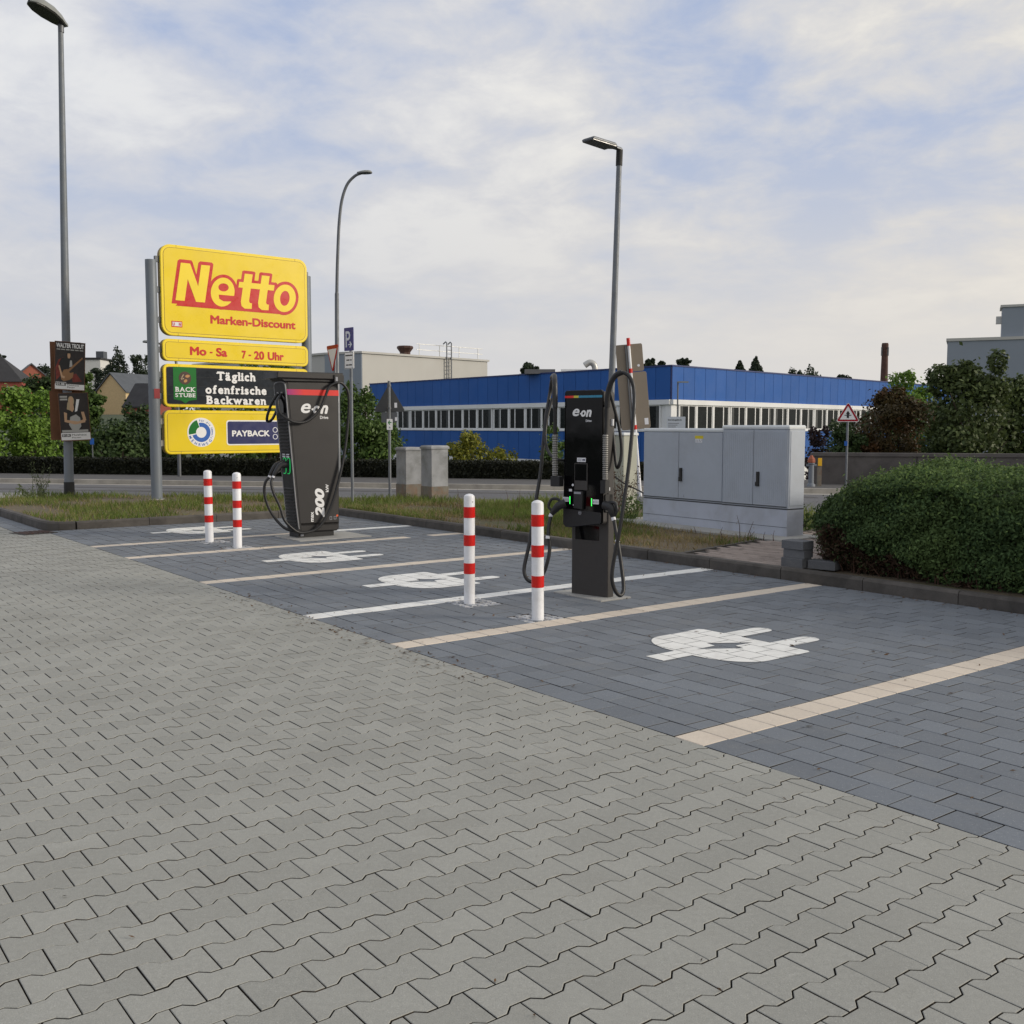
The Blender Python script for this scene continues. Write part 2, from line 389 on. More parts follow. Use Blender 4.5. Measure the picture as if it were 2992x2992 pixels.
def solid(me, thick):
    """give a flat text mesh a small thickness"""
    vs = [tuple(v.co) for v in me.vertices]; fs = [tuple(p.vertices) for p in me.polygons]
    ec = {}
    for f in fs:
        for i in range(len(f)):
            e = (f[i], f[(i + 1) % len(f)]); ec[e] = ec.get(e, 0) + 1
    n = len(vs); V = [(x, y, thick + z) for x, y, z in vs] + [(x, y, 0) for x, y, z in vs]; Fs = list(fs)
    for (a, b) in ec:
        if (b, a) not in ec: Fs.append((a, n + a, n + b, b))
    out = bpy.data.meshes.new(me.name); out.from_pydata(V, [], Fs); out.update(); return out
def fatten(me, b):
    if b <= 0: return me
    mb = MB(); vs = [tuple(v.co) for v in me.vertices]; fs = [tuple(p.vertices) for p in me.polygons]
    for k, (dx, dy) in enumerate([(0, 0)] + [(math.cos(a) * b, math.sin(a) * b) for a in np.linspace(0, 2 * math.pi, 8, endpoint=False)]):
        mb.add([(x + dx, y + dy, k * .00012) for x, y, z in vs], fs)
    bpy.data.meshes.remove(me); out = bpy.data.meshes.new('lettering'); out.from_pydata(mb.v, [], mb.f); out.update(); return out
def text(name, body, matname, parent, box, y, bold=0.0, shear=0.0, thick=.003, spacing=1.0, mp=None, fit=True, pre=None):
    """lettering fitted in box = (x0, z0, x1, z1) on a plane facing -y"""
    me = fatten(text_mesh(body, 0, shear, thick, spacing), bold)
    lo_, hi_ = bounds(me); sx = (box[2] - box[0]) / (hi_[0] - lo_[0]); sy = (box[3] - box[1]) / (hi_[1] - lo_[1])
    me.transform(Matrix.Diagonal((sx, sy, 1, 1)) @ Matrix.Translation((-lo_[0], -lo_[1], 0)))
    me2 = solid(me, thick); bpy.data.meshes.remove(me)
    if pre is not None: me2.transform(pre)
    me2.transform(Matrix.Translation((box[0], box[1], 0)))
    xz_map(me2, y)
    if mp is not None: me2.transform(mp)
    me2.materials.append(MATS[matname]); return link(name, me2, parent)
SERIF = {'T': [(.5, 0, .26), (.03, .86, .05), (.97, .86, .05)], 'ä': [(.9, 0, .16)], 'a': [(.9, 0, .16)], 'l': [(.5, 0, .9), (.2, 1, .45)], 'i': [(.5, 0, .9), (.2, .66, .5)], 'h': [(.14, 0, .24), (.86, 0, .24), (.05, 1, .16)],
         'n': [(.14, 0, .24), (.86, 0, .24), (.05, 1, .16)], 'f': [(.4, 0, .42)], 'r': [(.25, 0, .42), (.1, 1, .22)], 'k': [(.12, 0, .24), (.88, 0, .24), (.05, 1, .16), (.8, .66, .22)],
         'w': [(.06, 1, .13), (.94, 1, .13)], 'B': [(.06, 0, .12), (.06, 1, .12)], 'A': [(.08, 0, .2), (.92, 0, .2)], 'K': [(.1, 0, .2), (.9, 0, .2), (.1, 1, .2), (.88, 1, .2)], 'U': [(.1, 1, .2), (.9, 1, .2)], 'E': [(.05, 0, .1), (.05, 1, .1)], 'g': [(.95, .98, .14)]}
def slab_text(name, body, matname, parent, box, y, bold=.03, thick=.003):
    mb = MB(); x = 0.0
    for ch in body:
        if ch == ' ': x += .3; continue
        me = fatten(text_mesh(ch, 0, 0, thick), bold); lo_, hi_ = bounds(me); wd_ = hi_[0] - lo_[0]; h = hi_[1] - lo_[1]
        extra = .06
        x += extra
        mb.add([(v.co.x - lo_[0] + x, v.co.y, v.co.z) for v in me.vertices], [tuple(p.vertices) for p in me.polygons])
        for fx, lv, hw in SERIF.get(ch, []):
            cx = x + fx * wd_; cz = (max(lo_[1], -.02) + lv * (hi_[1] - max(lo_[1], -.02))); b = .085
            z0 = cz if lv == 0 else cz - b
            hw_ = max(hw * wd_, .09)
            mb.add([(cx - hw_, z0, .0012), (cx + hw_, z0, .0012), (cx + hw_, z0 + b, .0012), (cx - hw_, z0 + b, .0012)], [(0, 1, 2, 3)])
        x += wd_ + .05; bpy.data.meshes.remove(me)
    V = np.array(mb.v); lo_, hi_ = V.min(0), V.max(0)
    V = (V - lo_) * ((box[2] - box[0]) / (hi_[0] - lo_[0]), (box[3] - box[1]) / (hi_[1] - lo_[1]), 1)
    me = bpy.data.meshes.new(name); me.from_pydata([tuple(q) for q in V], [], mb.f); me2 = solid(me, thick); bpy.data.meshes.remove(me)
    me2.transform(Matrix.Translation((box[0], box[1], 0))); xz_map(me2, y); me2.materials.append(MATS[matname]); return link(name, me2, parent)
def poly(x0, z0, x1, z1): return [(x0, z0), (x1, z0), (x1, z1), (x0, z1)]

# ------------------------------------------------------------------ setting: terrain
AZ = R(-52.578)
U = Vector((math.cos(AZ), math.sin(AZ))); V_ = Vector((-math.sin(AZ), math.cos(AZ)))
def W(u, v, z=0.0):
    p = U * u + V_ * v; return (p.x, p.y, z)
def in_view(x, y, z=0.0, marg=.0, ymin=1.2):
    d_ = Vector((x, y, z - 1.6)); c = d_.dot(fwd)
    if c < ymin: return False
    return abs(d_.dot(right) / c) < .4964 + marg and abs(d_.dot(down) / c) < .4964 + marg
def sstep(t): t = min(1, max(0, t)); return t * t * (3 - 2 * t)
def terrain(x, y):
    dd = y - (31.6 - .2 * x)
    z = -.06 if dd < 0 else -.06 - 1.75 * sstep(dd / 3.5)
    z += 6.0 * sstep((y - 110) / 120) * sstep((-8 - x) / 40)
    return z
xs = [-700, -300, -160, -110, -80, -60, -45, -30, -15, 0, 15, 40, 100, 300, 700]
ds = [-130, -60, -32, 0, .9, 1.8, 2.6, 3.5, 20, 50, 75, 95, 115, 135, 155, 175, 195, 230, 300, 600, 1500]
tv = [(x, dd + 31.6 - .2 * x, terrain(x, dd + 31.6 - .2 * x)) for dd in ds for x in xs]
nx = len(xs); tf = [(j * nx + i, j * nx + i + 1, (j + 1) * nx + i + 1, (j + 1) * nx + i) for j in range(len(ds) - 1) for i in range(nx - 1)]
gm = MB().add(tv, tf).build('ground', 'meadow', smooth=True); struct(gm)

far_edge = lambda x: 26.45 - .2 * x
def strip(name, matname, x0, x1, fa, fb, z, th=.05):
    n = 12; xx = [x0 + (x1 - x0) * k / n for k in range(n + 1)]
    pl = [(x, fa(x)) for x in xx] + [(x, fb(x)) for x in reversed(xx)]
    return struct(MB().prism(pl, z - th, z).build(name, matname))
strip('road', 'asphalt', -70, 45, lambda x: 6 if x > 8 else (19.0 if x > -14 else 17.5), far_edge, -.012, .03)
strip('sidewalk', 'sidewalk_asphalt', -70, 45, lambda x: far_edge(x) + .16, lambda x: 31.3 - .2 * x, .10, .13)
strip('road_kerb', 'road_kerb', -70, 45, far_edge, lambda x: far_edge(x) + .155, .115, .15)
strip('gutter_strip', 'pale_concrete', -70, 45, lambda x: far_edge(x) - .32, lambda x: far_edge(x) - .004, -.006, .02)
# patched tarmac strips in the road
for k, (x0, x1, o0, o1) in enumerate([(-40, -4.5, -2.75, -2.35), (-12, 7, -1.55, -1.1)]):
    strip('road_patch', 'pale_concrete' if k == 5 else 'sidewalk_asphalt', x0, x1, lambda x: far_edge(x) + o0, lambda x: far_edge(x) + o1, -.007, .004)

# joint bed under all the block paving
struct(MB().prism([W(-24.5, 3.87)[:2], W(-24.5, -14)[:2], W(14, -14)[:2], W(14, 8.86)[:2], W(-16.8, 8.86)[:2], W(-16.8, 3.87)[:2]], -.07, -.019).build('paving_bed', 'joint_sand'))

# ------------------------------------------------------------------ block paving
def clip(poly_, ax, val, keep_less):
    out = []; n = len(poly_)
    ins = lambda p: (p[ax] <= val) if keep_less else (p[ax] >= val)
    for i in range(n):
        a, b = poly_[i], poly_[(i + 1) % n]
        if ins(a): out.append(a)
        if ins(a) != ins(b):
            t = (val - a[ax]) / (b[ax] - a[ax]); out.append((a[0] + (b[0] - a[0]) * t, a[1] + (b[1] - a[1]) * t))
    return out
def area(pl): return .5 * abs(sum(pl[i][0] * pl[(i + 1) % len(pl)][1] - pl[(i + 1) % len(pl)][0] * pl[i][1] for i in range(len(pl))))
_stones = {}
def stone_mesh(outline, name, matname, ch=.004, depth=.03):
    key = (name, tuple((round(a, 3), round(b, 3)) for a, b in outline))
    if key not in _stones: _stones[key] = MB().prism(outline, -depth, 0, XY, ch, 0, 1).mesh(name, [matname, 'joint_sand'])
    return _stones[key]
def lay(pieces, root, name, matname, keep=300, ch=.004):
    """pieces: (u, v, outline) - the largest in view become objects, the rest one joined part"""
    sc = []
    for i, (u, v, o) in enumerate(pieces):
        x, y, _ = W(u, v); vis = in_view(x, y)
        sc.append((0 if vis else 1, x * x + y * y, i))
    sc.sort(); ones = set(i for _, _, i in sc[:keep] if _ == 0 or True)
    rest = MB()
    for i, (u, v, o) in enumerate(pieces):
        x, y, _ = W(u, v)
        dz = random.uniform(-.0012, .0012); tx, ty = random.gauss(0, .0035), random.gauss(0, .0035)
        if i in ones:
            ob = link(name, stone_mesh(o, name, matname, ch), root, (x, y, dz), (tx, ty, AZ))
        else:
            far = x * x + y * y > 150
            mb = MB().prism(o, -.025, 0, XY, 0 if far else ch, 0, 1)
            c, s_ = math.cos(AZ), math.sin(AZ)
            rest.add([(x + p[0] * c - p[1] * s_, y + p[0] * s_ + p[1] * c, p[2] + dz + p[0] * ty + p[1] * tx) for p in mb.v], mb.f); rest.m[-len(mb.f):] = mb.m
    if rest.v: stuff(rest.build(name + '_field', [matname, 'joint_sand'], root))

# lane of bone-shaped blocks
lane = struct(link('lane_paving', None))
PV, PU = .1975, .1403
hl, fl, wa = PV / 2 - .0023, .0826 - .0029, .0577 - .0029
def bone(sx=1):
    q = [(fl, hl), (fl, .064), (wa, .036), (wa, -.036), (fl, -.064), (fl, -hl)]
    return q[::-1] + [(-a, b) for a, b in q]
BONE = bone()
pcs = []
for k in range(-165, 75):
    uc = -2.033 + .0826 + PU * k
    off = 2.188 + PV / 2 + (PV / 2 if k % 2 else 0)
    vmax = 3.848 if uc > -16.75 else 3.46
    n1_ = int((vmax - off) / PV) + 2
    for n in range(n1_, n1_ - 100, -1):
        vc = off + n * PV
        x, y, _ = W(uc, vc)
        if y > 26 or not in_view(x, y, 0, .42 if y < 6 else (.2 if y < 12 else .07), 1.1): continue
        o = BONE
        if vc + hl > vmax:
            o = clip(BONE, 1, vmax - vc, True)
            if len(o) < 3 or area(o) < .002: continue
        pcs.append((uc, vc, o))
lay(pcs, lane, 'bone_block', 'lane_stone', 300, .0018)

# parking bays: rows of grey stones, cream and white line stones
bays = struct(link('bay_paving', None))
LINES = {'A': -3.652, 'B': -6.532, 'C': -7.972, 'D': -10.37, 'E': -12.872, 'F': -14.362}
LW, V0, ROWS = .205, 3.853, 26
PVD = (8.815 - V0) / ROWS
RECTS = [(-13.985, -13.15, 13, 18), (-7.62, -6.93, 13, 14), (-14.08, -13.70, 7, 8), (-13.17, -12.872, 7, 8), (-7.80, -7.40, 7, 8), (-6.87, -6.532, 7, 8)]
ICONS = [(-4.985, 5.06), (-9.02, 5.06), (-11.44, 5.05), (-15.52, 5.06)]
segs = []; prev = -16.765
for nm in 'FEDCBA':
    segs.append((prev, LINES[nm])); prev = LINES[nm] + LW
segs.append((prev, prev + 13 * .206)); segs.append((prev + 13 * .206 + LW, prev + 13 * .206 + LW + 14 * .206)); LINES['G'] = prev + 13 * .206
dark, cream, white, cells = [], [], [], []
g = .0034
def rowpieces(r, a, b):
    res = [(a, b)]
    for (q0, q1, r0, r1) in RECTS:
        if r0 <= r <= r1:
            nr = []
            for (x0, x1) in res:
                if x1 <= q0 or x0 >= q1: nr.append((x0, x1))
                else:
                    if x0 < q0 - .02: nr.append((x0, q0))
                    if x1 > q1 + .02: nr.append((q1, x1))
            res = nr
    return res
def rect_o(a, b): return [(-(b - a) / 2 + g, -PVD / 2 + g), ((b - a) / 2 - g, -PVD / 2 + g), ((b - a) / 2 - g, PVD / 2 - g), (-(b - a) / 2 + g, PVD / 2 - g)]
for r in range(ROWS):
    vc = V0 + (r + .5) * PVD
    for (a, b) in segs:
        n = max(1, round((b - a) / .206)); p = (b - a) / n
        cuts = [a + i * p for i in range(n + 1)] if r % 2 == 0 else [a] + [a + (i + .5) * p for i in range(n)] + [b]
        for c0, c1_ in zip(cuts[:-1], cuts[1:]):
            for (x0, x1) in rowpieces(r, c0, c1_):
                dark.append(((x0 + x1) / 2, vc, rect_o(x0, x1))); cells.append((x0 + g, x1 - g, vc - PVD / 2 + g, vc + PVD / 2 - g))
    for nm, u0 in LINES.items():
        for (x0, x1) in rowpieces(r, u0, u0 + LW):
            pc = ((x0 + x1) / 2, vc, rect_o(x0, x1))
            if nm == 'C' or (nm == 'F' and r > 17): white.append(pc)
            elif nm == 'E' and r in (21, 22): dark.append(pc)
            else: cream.append(pc)
# two rows of grey stones carry on beside the island kerb
for r in range(2):
    vc = 3.47 + (r + .5) * .2
    for i in range(38):
        x0 = -16.78 - .206 * (i + (.5 if r else 0)); dark.append((x0 - .103, vc, [(-.101, -.098), (.101, -.098), (.101, .098), (-.101, .098)]))
vis = lambda L: [p for p in L if in_view(*W(p[0], p[1])[:2], 0, .35, 1.1)]
lay(vis(dark), bays, 'paving_stone', 'dark_stone', 300, .002)
lay(vis(cream), bays, 'cream_stone', 'cream_stone', 300)
lay(vis(white), bays, 'white_painted_stone', 'white_road_paint', 300)

# plug symbols painted on the stones, broken at every joint
def plug_outline():
    o = [(0, -.087), (.285, -.087)]
    o += [(.285 + .30 * (1 - math.cos(t)), -.10 - .42 * math.sin(t)) for t in np.linspace(.06, math.pi / 2, 9)]
    o += [(.86, -.525), (1.02, -.535), (1.05, -.50), (1.06, -.30)]
    o += [(1.40, -.30)] + [(1.40 + .085 * math.cos(t), -.215 + .085 * math.sin(t)) for t in np.linspace(-math.pi / 2, math.pi / 2, 7)] + [(1.06, -.13), (1.06, .145)]
    o += [(1.40, .145)] + [(1.40 + .085 * math.cos(t), .23 + .085 * math.sin(t)) for t in np.linspace(-math.pi / 2, math.pi / 2, 7)] + [(1.06, .315)]
    o += [(1.055, .49), (1.03, .52), (.86, .52)]
    o += [(.285 + .30 * (1 - math.cos(t)), .10 + .42 * math.sin(t)) for t in np.linspace(math.pi / 2, .06, 9)]
    o += [(.285, .087), (0, .087)]
    return o
BOLT = [(.67, -.125), (.965, .06), (.775, .06), (.75, .155), (.46, -.03), (.65, -.03)]
pm = flat_mesh('plug', [plug_outline(), BOLT], 'white_road_paint', 0)
pm.calc_loop_triangles()
tris = [[(pm.vertices[i].co.x, pm.vertices[i].co.y) for i in t.vertices] for t in pm.loop_triangles]
tris = [t for t in tris if area(t) > 1e-7]
where = ['on the nearest bay, right foreground', 'in the bay just behind the black charger', 'in front of the leaning grey charger', 'in the farthest bay behind two bollards']
for (iu, iv), wh in zip(ICONS, where):
    mb = MB()
    for (a, b, c0, c1_) in cells:
        if b < iu - .7 or a > iu + .7 or c1_ < iv - .1 or c0 > iv + 1.7: continue
        for t in tris:
            pl = [(iu + q[1], iv + q[0]) for q in t]     # length along v, width along u
            for ax, val, less in ((0, a, False), (0, b, True), (1, c0, False), (1, c1_, True)):
                pl = clip(pl, ax, val, less)
                if len(pl) < 3: break
            if len(pl) >= 3 and area(pl) > 1e-6:
                if sum(pl[i][0] * pl[(i + 1) % len(pl)][1] - pl[(i + 1) % len(pl)][0] * pl[i][1] for i in range(len(pl))) < 0: pl = pl[::-1]
                mb.add([W(p[0], p[1], .0035) for p in pl], [tuple(range(len(pl)))])
    tag(mb.build('plug_symbol', 'white_road_paint'), 'white painted electric plug symbol with lightning bolt ' + wh, 'marking', 'plug symbols painted in the charging bays')

# kerbs
kerb = struct(link('kerb', None))
KW, KH = .11, .125
def kerb_profile(): return [(0, -.1), (0, KH - .025), (.018, KH), (KW, KH), (KW, -.1)]
def kerb_run(p, q, side):
    p, q = Vector(p), Vector(q); L = (q - p).length; n = max(1, round(L / 1.0)); a = math.atan2((q - p).y, (q - p).x)
    for k in range(n):
        ll = L / n - .009
        key = ('kerb', round(ll, 3), side)
        if key not in _stones:
            _stones[key] = MB().prism([(side * y, z) for y, z in kerb_profile()], 0, ll, lambda yy, z, x: (x, yy, z)).mesh('kerb_stone', 'kerb_concrete')
        c = p + (q - p) * (k / n)
        link('kerb_stone', _stones[key], kerb, (c.x, c.y, random.uniform(-.004, .004)), a + random.gauss(0, .002))
w2 = lambda u, v: W(u, v)[:2]
kerb_run(w2(5, 8.82), w2(-16.75, 8.82), -1)
kerb_run(w2(-16.77, 8.80), w2(-16.77, 4.32), -1)
arc = [(-17.17 + .40 * math.cos(R(a)), 4.30 - .40 * math.sin(R(a))) for a in (0, 30, 60, 90)]
for a, b in zip(arc[:-1], arc[1:]):
    key = None; p, q = Vector(w2(*a)), Vector(w2(*b)); ll = (q - p).length
    MB().prism([(-y, z) for y, z in kerb_profile()], 0, ll + .02, lambda yy, z, x: (x, yy, z)).build('kerb_stone', 'kerb_concrete', kerb, (p.x, p.y, random.uniform(-.003, .003)), math.atan2((q - p).y, (q - p).x))
kerb_run(w2(-17.18, 3.90), w2(-25, 3.90), -1)

# planted island behind the kerb
isl = [w2(-25, 3.99), w2(-17.2, 3.99), w2(-16.95, 4.08), w2(-16.86, 4.3), w2(-16.86, 8.91), w2(5, 8.91), (16, 10), (9, 14.8), (6, 16.9), (4.9, 18.4), (3.2, 19.9), (-1, 21.75), (-9, 22.6), (-12.3, 23.0)]
def island_h(x, y): return .092
struct(MB().prism(isl, -.08, .092, XY, 0).build('planted_ground', 'soil'))
def in_poly(x, y, pl):
    c = False; n = len(pl); j = n - 1
    for i in range(n):
        xi, yi = pl[i]; xj, yj = pl[j]
        if (yi > y) != (yj > y) and x < (xj - xi) * (y - yi) / (yj - yi) + xi: c = not c
        j = i
    return c
struct(MB().prism([(-40, 20.2), (-11.9, 21.0), (-10.2, 21.9), (-9.8, 22.45), (-10.6, 23.25), (-40, 25.6)], -.02, .101).build('driveway_apron', 'pale_concrete'))

# brown block path between the grass and the hedge
path = struct(link('path', None))
pa = [(-8.40, 8.935), (-6.75, 8.935), (-6.9, 9.6), (-8.6, 12.9), (-9.25, 12.9)]
struct(MB().prism([w2(*p) for p in pa], .02, .098).build('path_bed', 'joint_sand'))
pm_ = [(-.098, -.048), (.098, -.048), (.098, .048), (-.098, .048)]
for i in range(40):
    for j in range(24):
        vc = 8.99 + i * .102; uc = -9.5 + j * .202 + (.1 if i % 2 else 0)
        if in_poly(uc - .09, vc, pa) and in_poly(uc + .09, vc, pa) and in_view(*w2(uc, vc), 0, .02):
            x, y = w2(uc, vc); link('path_block', stone_mesh(pm_, 'path_block', 'path_stone', .003), path, (x, y, .106 + random.uniform(-.002, .002)), (random.gauss(0, .006), random.gauss(0, .006), AZ))
struct(MB().prism([w2(-8.47, 8.935), w2(-8.40, 8.935), w2(-9.25, 12.9), w2(-9.32, 12.9)], .02, .112).build('path_edging', 'kerb_concrete'))

# charger foundations
for (a, b, c0, c1_), nm in (((-13.985, -13.15, 6.34, 7.485), 'far'), ((-7.62, -6.93, 6.335, 6.716), 'near')):
    struct(MB().prism([w2(a + .004, c0), w2(b - .004, c0), w2(b - .004, c1_), w2(a + .004, c1_)], -.03, .012, XY, .006).build('charger_foundation', 'pad_concrete'))

# ------------------------------------------------------------------ bollards
def bollard(label, u, v, r=.052):
    x, y = w2(u, v); t = thing('bollard', label, 'bollard', (x, y, 0), random.uniform(0, 6), 'red and white bollards guarding the chargers')
    t.rotation_euler = (random.gauss(0, .006), random.gauss(0, .006), random.uniform(0, 6))
    MB().lathe([(r, -.05), (r, .962), (r * .93, .98), (r * .6, .993), (r * .15, .999)], 28).build('post', 'bollard_white', t, smooth=True)
    for z0, z1 in ((.783, .881), (.529, .627), (.275, .372)):
        MB().lathe([(r * .9, z0), (r + .0022, z0), (r + .0022, z1), (r * .9, z1)], 28).build('red_band', 'bollard_red', t, smooth=True)
    MB().cyl(0, -r, .925, .93, .006, n=8).build('rivet', 'iron', t)
    return t
bollard('white bollard with red bands, leftmost of the far pair', -13.89, 5.33, .056)
bollard('white bollard with red bands beside the vents of the leaning grey charger', -13.00, 5.37, .056)
bollard('white bollard with red bands standing on the white line', -7.60, 5.33, .050)
bollard('white bollard with red bands nearest the camera, beside the cream line', -6.61, 5.33, .051)
for (a, b, r0, r1), who in zip(RECTS[2:], range(4)):
    s0 = struct(link('sett_surround', None)); v0 = V0 + r0 * PVD; v1 = V0 + (r1 + 1) * PVD
    n = max(3, round((b - a) / .085)); mrow = 5
    for i in range(n):
        for j in range(mrow):
            uu = a + (i + .5) * (b - a) / n; vv = v0 + (j + .5) * (v1 - v0) / mrow; hw = (b - a) / n / 2 - .006; hv = (v1 - v0) / mrow / 2 - .006
            o = [(random.uniform(.8, 1) * sx * hw, random.uniform(.8, 1) * sy * hv) for sx, sy in ((-1, -1), (1, -1), (1, 1), (-1, 1))]
            x, y = w2(uu, vv); MB().prism(o, -.03, 0, XY, .006).build('sett', 'sett', s0, (x, y, random.uniform(-.003, .005)), AZ)

# ------------------------------------------------------------------ the big price sign
sg = thing('store_sign', 'tall yellow store sign with four panels between two grey posts', 'sign', (-7.27, 21.3, .05), R(40))
ZS = -.05
for x_, y_, top in ((-.045, .09, 4.98), (3.50, .12, 4.98)):
    MB().cyl(x_, y_, -.1, top + ZS, .112, n=28).build('post', 'sign_post', sg, smooth=True)
MB().cyl(-.045, .09, -.04, .05, .2, .16, n=20).build('footing', 'pale_concrete', sg)
decal('sticker', [poly(-.09, 2.12, .03, 2.32)], 'sticker_red', sg, -.027)
def panel(x0, x1, z0, z1, r, face='sign_yellow'):
    z0 += ZS; z1 += ZS
    o = rrect(x0, z0, x1, z1, r, 7)
    p = MB().prism(o, .17, .035, XZ).build('panel', 'sign_side', sg)
    MB().prism(inset(o, -.006), .0345, 0, XZ, .012).build('rim', 'sign_yellow_rim', p)
    decal('seam', [inset(o, .052), inset(o, .060)], 'sign_side', p, -.0015, .002)
    decal('face', [inset(o, .061)], face, p, -.002, .003)
    n = 3 if z1 - z0 > 1 else (1 if z1 - z0 < .6 else 2)
    for k in range(n):
        zc = z0 + (z1 - z0) * (k + .5) / n
        MB().box(x0 - .09, x0 + .02, .05, .13, zc - .06, zc + .06).build('bracket', 'dull_pole' if z0 > 1.5 else 'pale_concrete', p)
        MB().box(x1 - .02, x1 + .06, .05, .13, zc - .06, zc + .06).build('bracket', 'dull_pole', p)
    for xx in (x0 + .33, x1 - .3):
        for zz_ in (z0, z1 - .052): decal('seam', [poly(xx, zz_ + .001, xx + .006, zz_ + .051)], 'sign_side', p, -.0008, .001)
    return p
PX0, PX1 = .125, 3.465
p1 = panel(PX0, PX1, 3.475, 5.315, .21)
sh = lambda pts, x0, z0, k=.17: [(x0 + x + k * z, z0 + ZS + z) for x, z in pts]
Nn = [(0, 0), (.195, 0), (.195, .45), (.44, 0), (.635, 0), (.635, .775), (.44, .775), (.44, .325), (.20, .775), (0, .775)]
tt = [(0, .44), (.10, .44), (.10, .14), (.13, .05), (.21, 0), (.37, .005), (.36, .125), (.31, .13), (.285, .17), (.285, .44), (.50, .44), (.50, .14), (.53, .05), (.61, 0), (.77, .005), (.76, .125), (.71, .13), (.685, .17), (.685, .44), (.83, .44), (.83, .56), (.685, .56), (.685, .745), (.50, .745), (.50, .56), (.285, .56), (.285, .745), (.10, .745), (.10, .56), (0, .56)]
Np = sh(Nn, .415, 4.195); tp = sh(tt, 1.735, 4.135)
def ell(cx, cz, rx, rz, n=36, k=.12): return [(cx + rx * math.cos(t) + k * rz * math.sin(t), cz + ZS + rz * math.sin(t)) for t in np.linspace(0, 2 * math.pi, n, endpoint=False)]
eo = ell(1.452, 4.445, .265, .305); oo = ell(2.905, 4.43, .268, .302)
Nout = [(-.07, -.07), (.62, -.07), (.705, -.07), (.705, .81), (.67, .845), (.41, .845), (.375, .81), (.37, .56), (.25, .81), (.22, .845), (-.03, .845), (-.07, .81)]
for k, (o, nm) in enumerate([(sh(Nout, .415, 4.195), 'letter_outline'), (ell(1.452, 4.445, .332, .372), 'letter_outline'),
        (sh([(-.05, .38), (.02, -.02), (.84, -.02), (.89, .40), (.89, .60), (.86, .62), (.745, .62), (.745, .79), (.71, .81), (.47, .81), (.44, .79), (.44, .62), (.345, .62), (.345, .79), (.31, .81), (.07, .81), (.04, .79), (.04, .62), (-.03, .62), (-.05, .60)], 1.735, 4.135), 'letter_outline'),
        (ell(2.905, 4.43, .337, .37), 'letter_outline'),
        ([(.42, 4.085), (2.9, 4.075), (2.9, 4.46), (2.6, 4.56), (1.9, 4.58), (1.6, 4.5), (1.15, 4.62), (1.1, 4.4), (.6, 4.3)], 'letter_ground')]):
    if nm == 'letter_ground': o = [(x, z + ZS) for x, z in o]
    decal(nm, [o], 'sign_red', p1, -.0045 - k * .0006, .002)
decal('letter', [Np], 'sign_yellow_rim', p1, -.0085); decal('letter', [tp], 'sign_yellow_rim', p1, -.0085)
decal('letter', [oo, ell(2.905, 4.43, .115, .165)], 'sign_yellow_rim', p1, -.0085)
decal('letter', [eo, ell(1.47, 4.545, .115, .085)], 'sign_yellow_rim', p1, -.0085)
decal('letter_gap', [[(x, z + ZS) for x, z in ((1.36, 4.385), (1.80, 4.385), (1.70, 4.29), (1.68, 4.262), (1.46, 4.255), (1.37, 4.30))]], 'sign_red', p1, -.0108, .001)
text('lettering', 'Marken-Discount', 'sign_red', p1, (1.164, 3.765 + ZS, 3.16, 3.945 + ZS), -.004, .035)
decal('small_plate', [poly(.318, 3.645 + ZS, .549, 3.77 + ZS)], 'sign_red', p1, -.0045); decal('small_plate', [poly(.335, 3.665 + ZS, .532, 3.75 + ZS)], 'label_white', p1, -.006)
for ch_, a_, b_ in (('U', .345, .39), ('N', .475, .522)): text('lettering', ch_, 'sign_red', p1, (a_, 3.675 + ZS, b_, 3.74 + ZS), -.0075, .03)
p2 = panel(PX0, PX1, 2.955, 3.395, .12)
for wd_, a_, b_, c_, e_ in (('Mo', .70, 1.06, 3.085, 3.265), ('-', 1.135, 1.195, 3.145, 3.175), ('Sa', 1.275, 1.525, 3.082, 3.268), ('7', 1.858, 1.955, 3.06, 3.235), ('-', 2.015, 2.075, 3.125, 3.155), ('20', 2.145, 2.385, 3.055, 3.24), ('Uhr', 2.47, 2.857, 3.055, 3.235)): text('lettering', wd_, 'sign_red', p2, (a_, c_ + ZS, b_, e_ + ZS), -.004, .04)
p3 = panel(PX0, PX1, 2.005, 2.885, .12, 'slate_dark')
for k in range(4):
    z0 = 2.072 + k * .188; o = poly(.19 if k in (0, 3) else .187, z0 + ZS, 3.40, z0 + .182 + ZS)
    decal('board', [o], 'slate', p3, -.0055)
decal('banner', [[(.325, 2.832 + ZS), (.325, 2.16 + ZS), (.49, 2.135 + ZS), (.57, 2.075 + ZS), (.65, 2.135 + ZS), (.82, 2.16 + ZS), (.82, 2.832 + ZS)]], 'sign_green', p3, -.0085)
decal('emblem', [circle(.575, 2.605 + ZS, .135, 32)], 'sign_brown', p3, -.0105)
for cx, cz, rx, rz, a in ((.63, 2.645, .05, .03, .2), (.585, 2.545, .04, .03, .6), (.535, 2.66, .022, .010, .8), (.515, 2.625, .022, .010, .5), (.535, 2.59, .022, .010, .2), (.50, 2.585, .02, .009, 2.2)):
    decal('bread_shape', [[(cx + x * math.cos(a) - z * math.sin(a), cz + ZS + x * math.sin(a) + z * math.cos(a)) for x, z in circle(0, 0, 1, 14) for x, z in [(x * rx, z * rz)]]], 'sign_tan' if rx > .03 else 'poster_hair', p3, -.0125)
slab_text('lettering', 'BACK', 'sign_white', p3, (.357, 2.318 + ZS, .795, 2.418 + ZS), -.0105, .02)
slab_text('lettering', 'STUBE', 'sign_white', p3, (.357, 2.208 + ZS, .795, 2.29 + ZS), -.0105, .02)
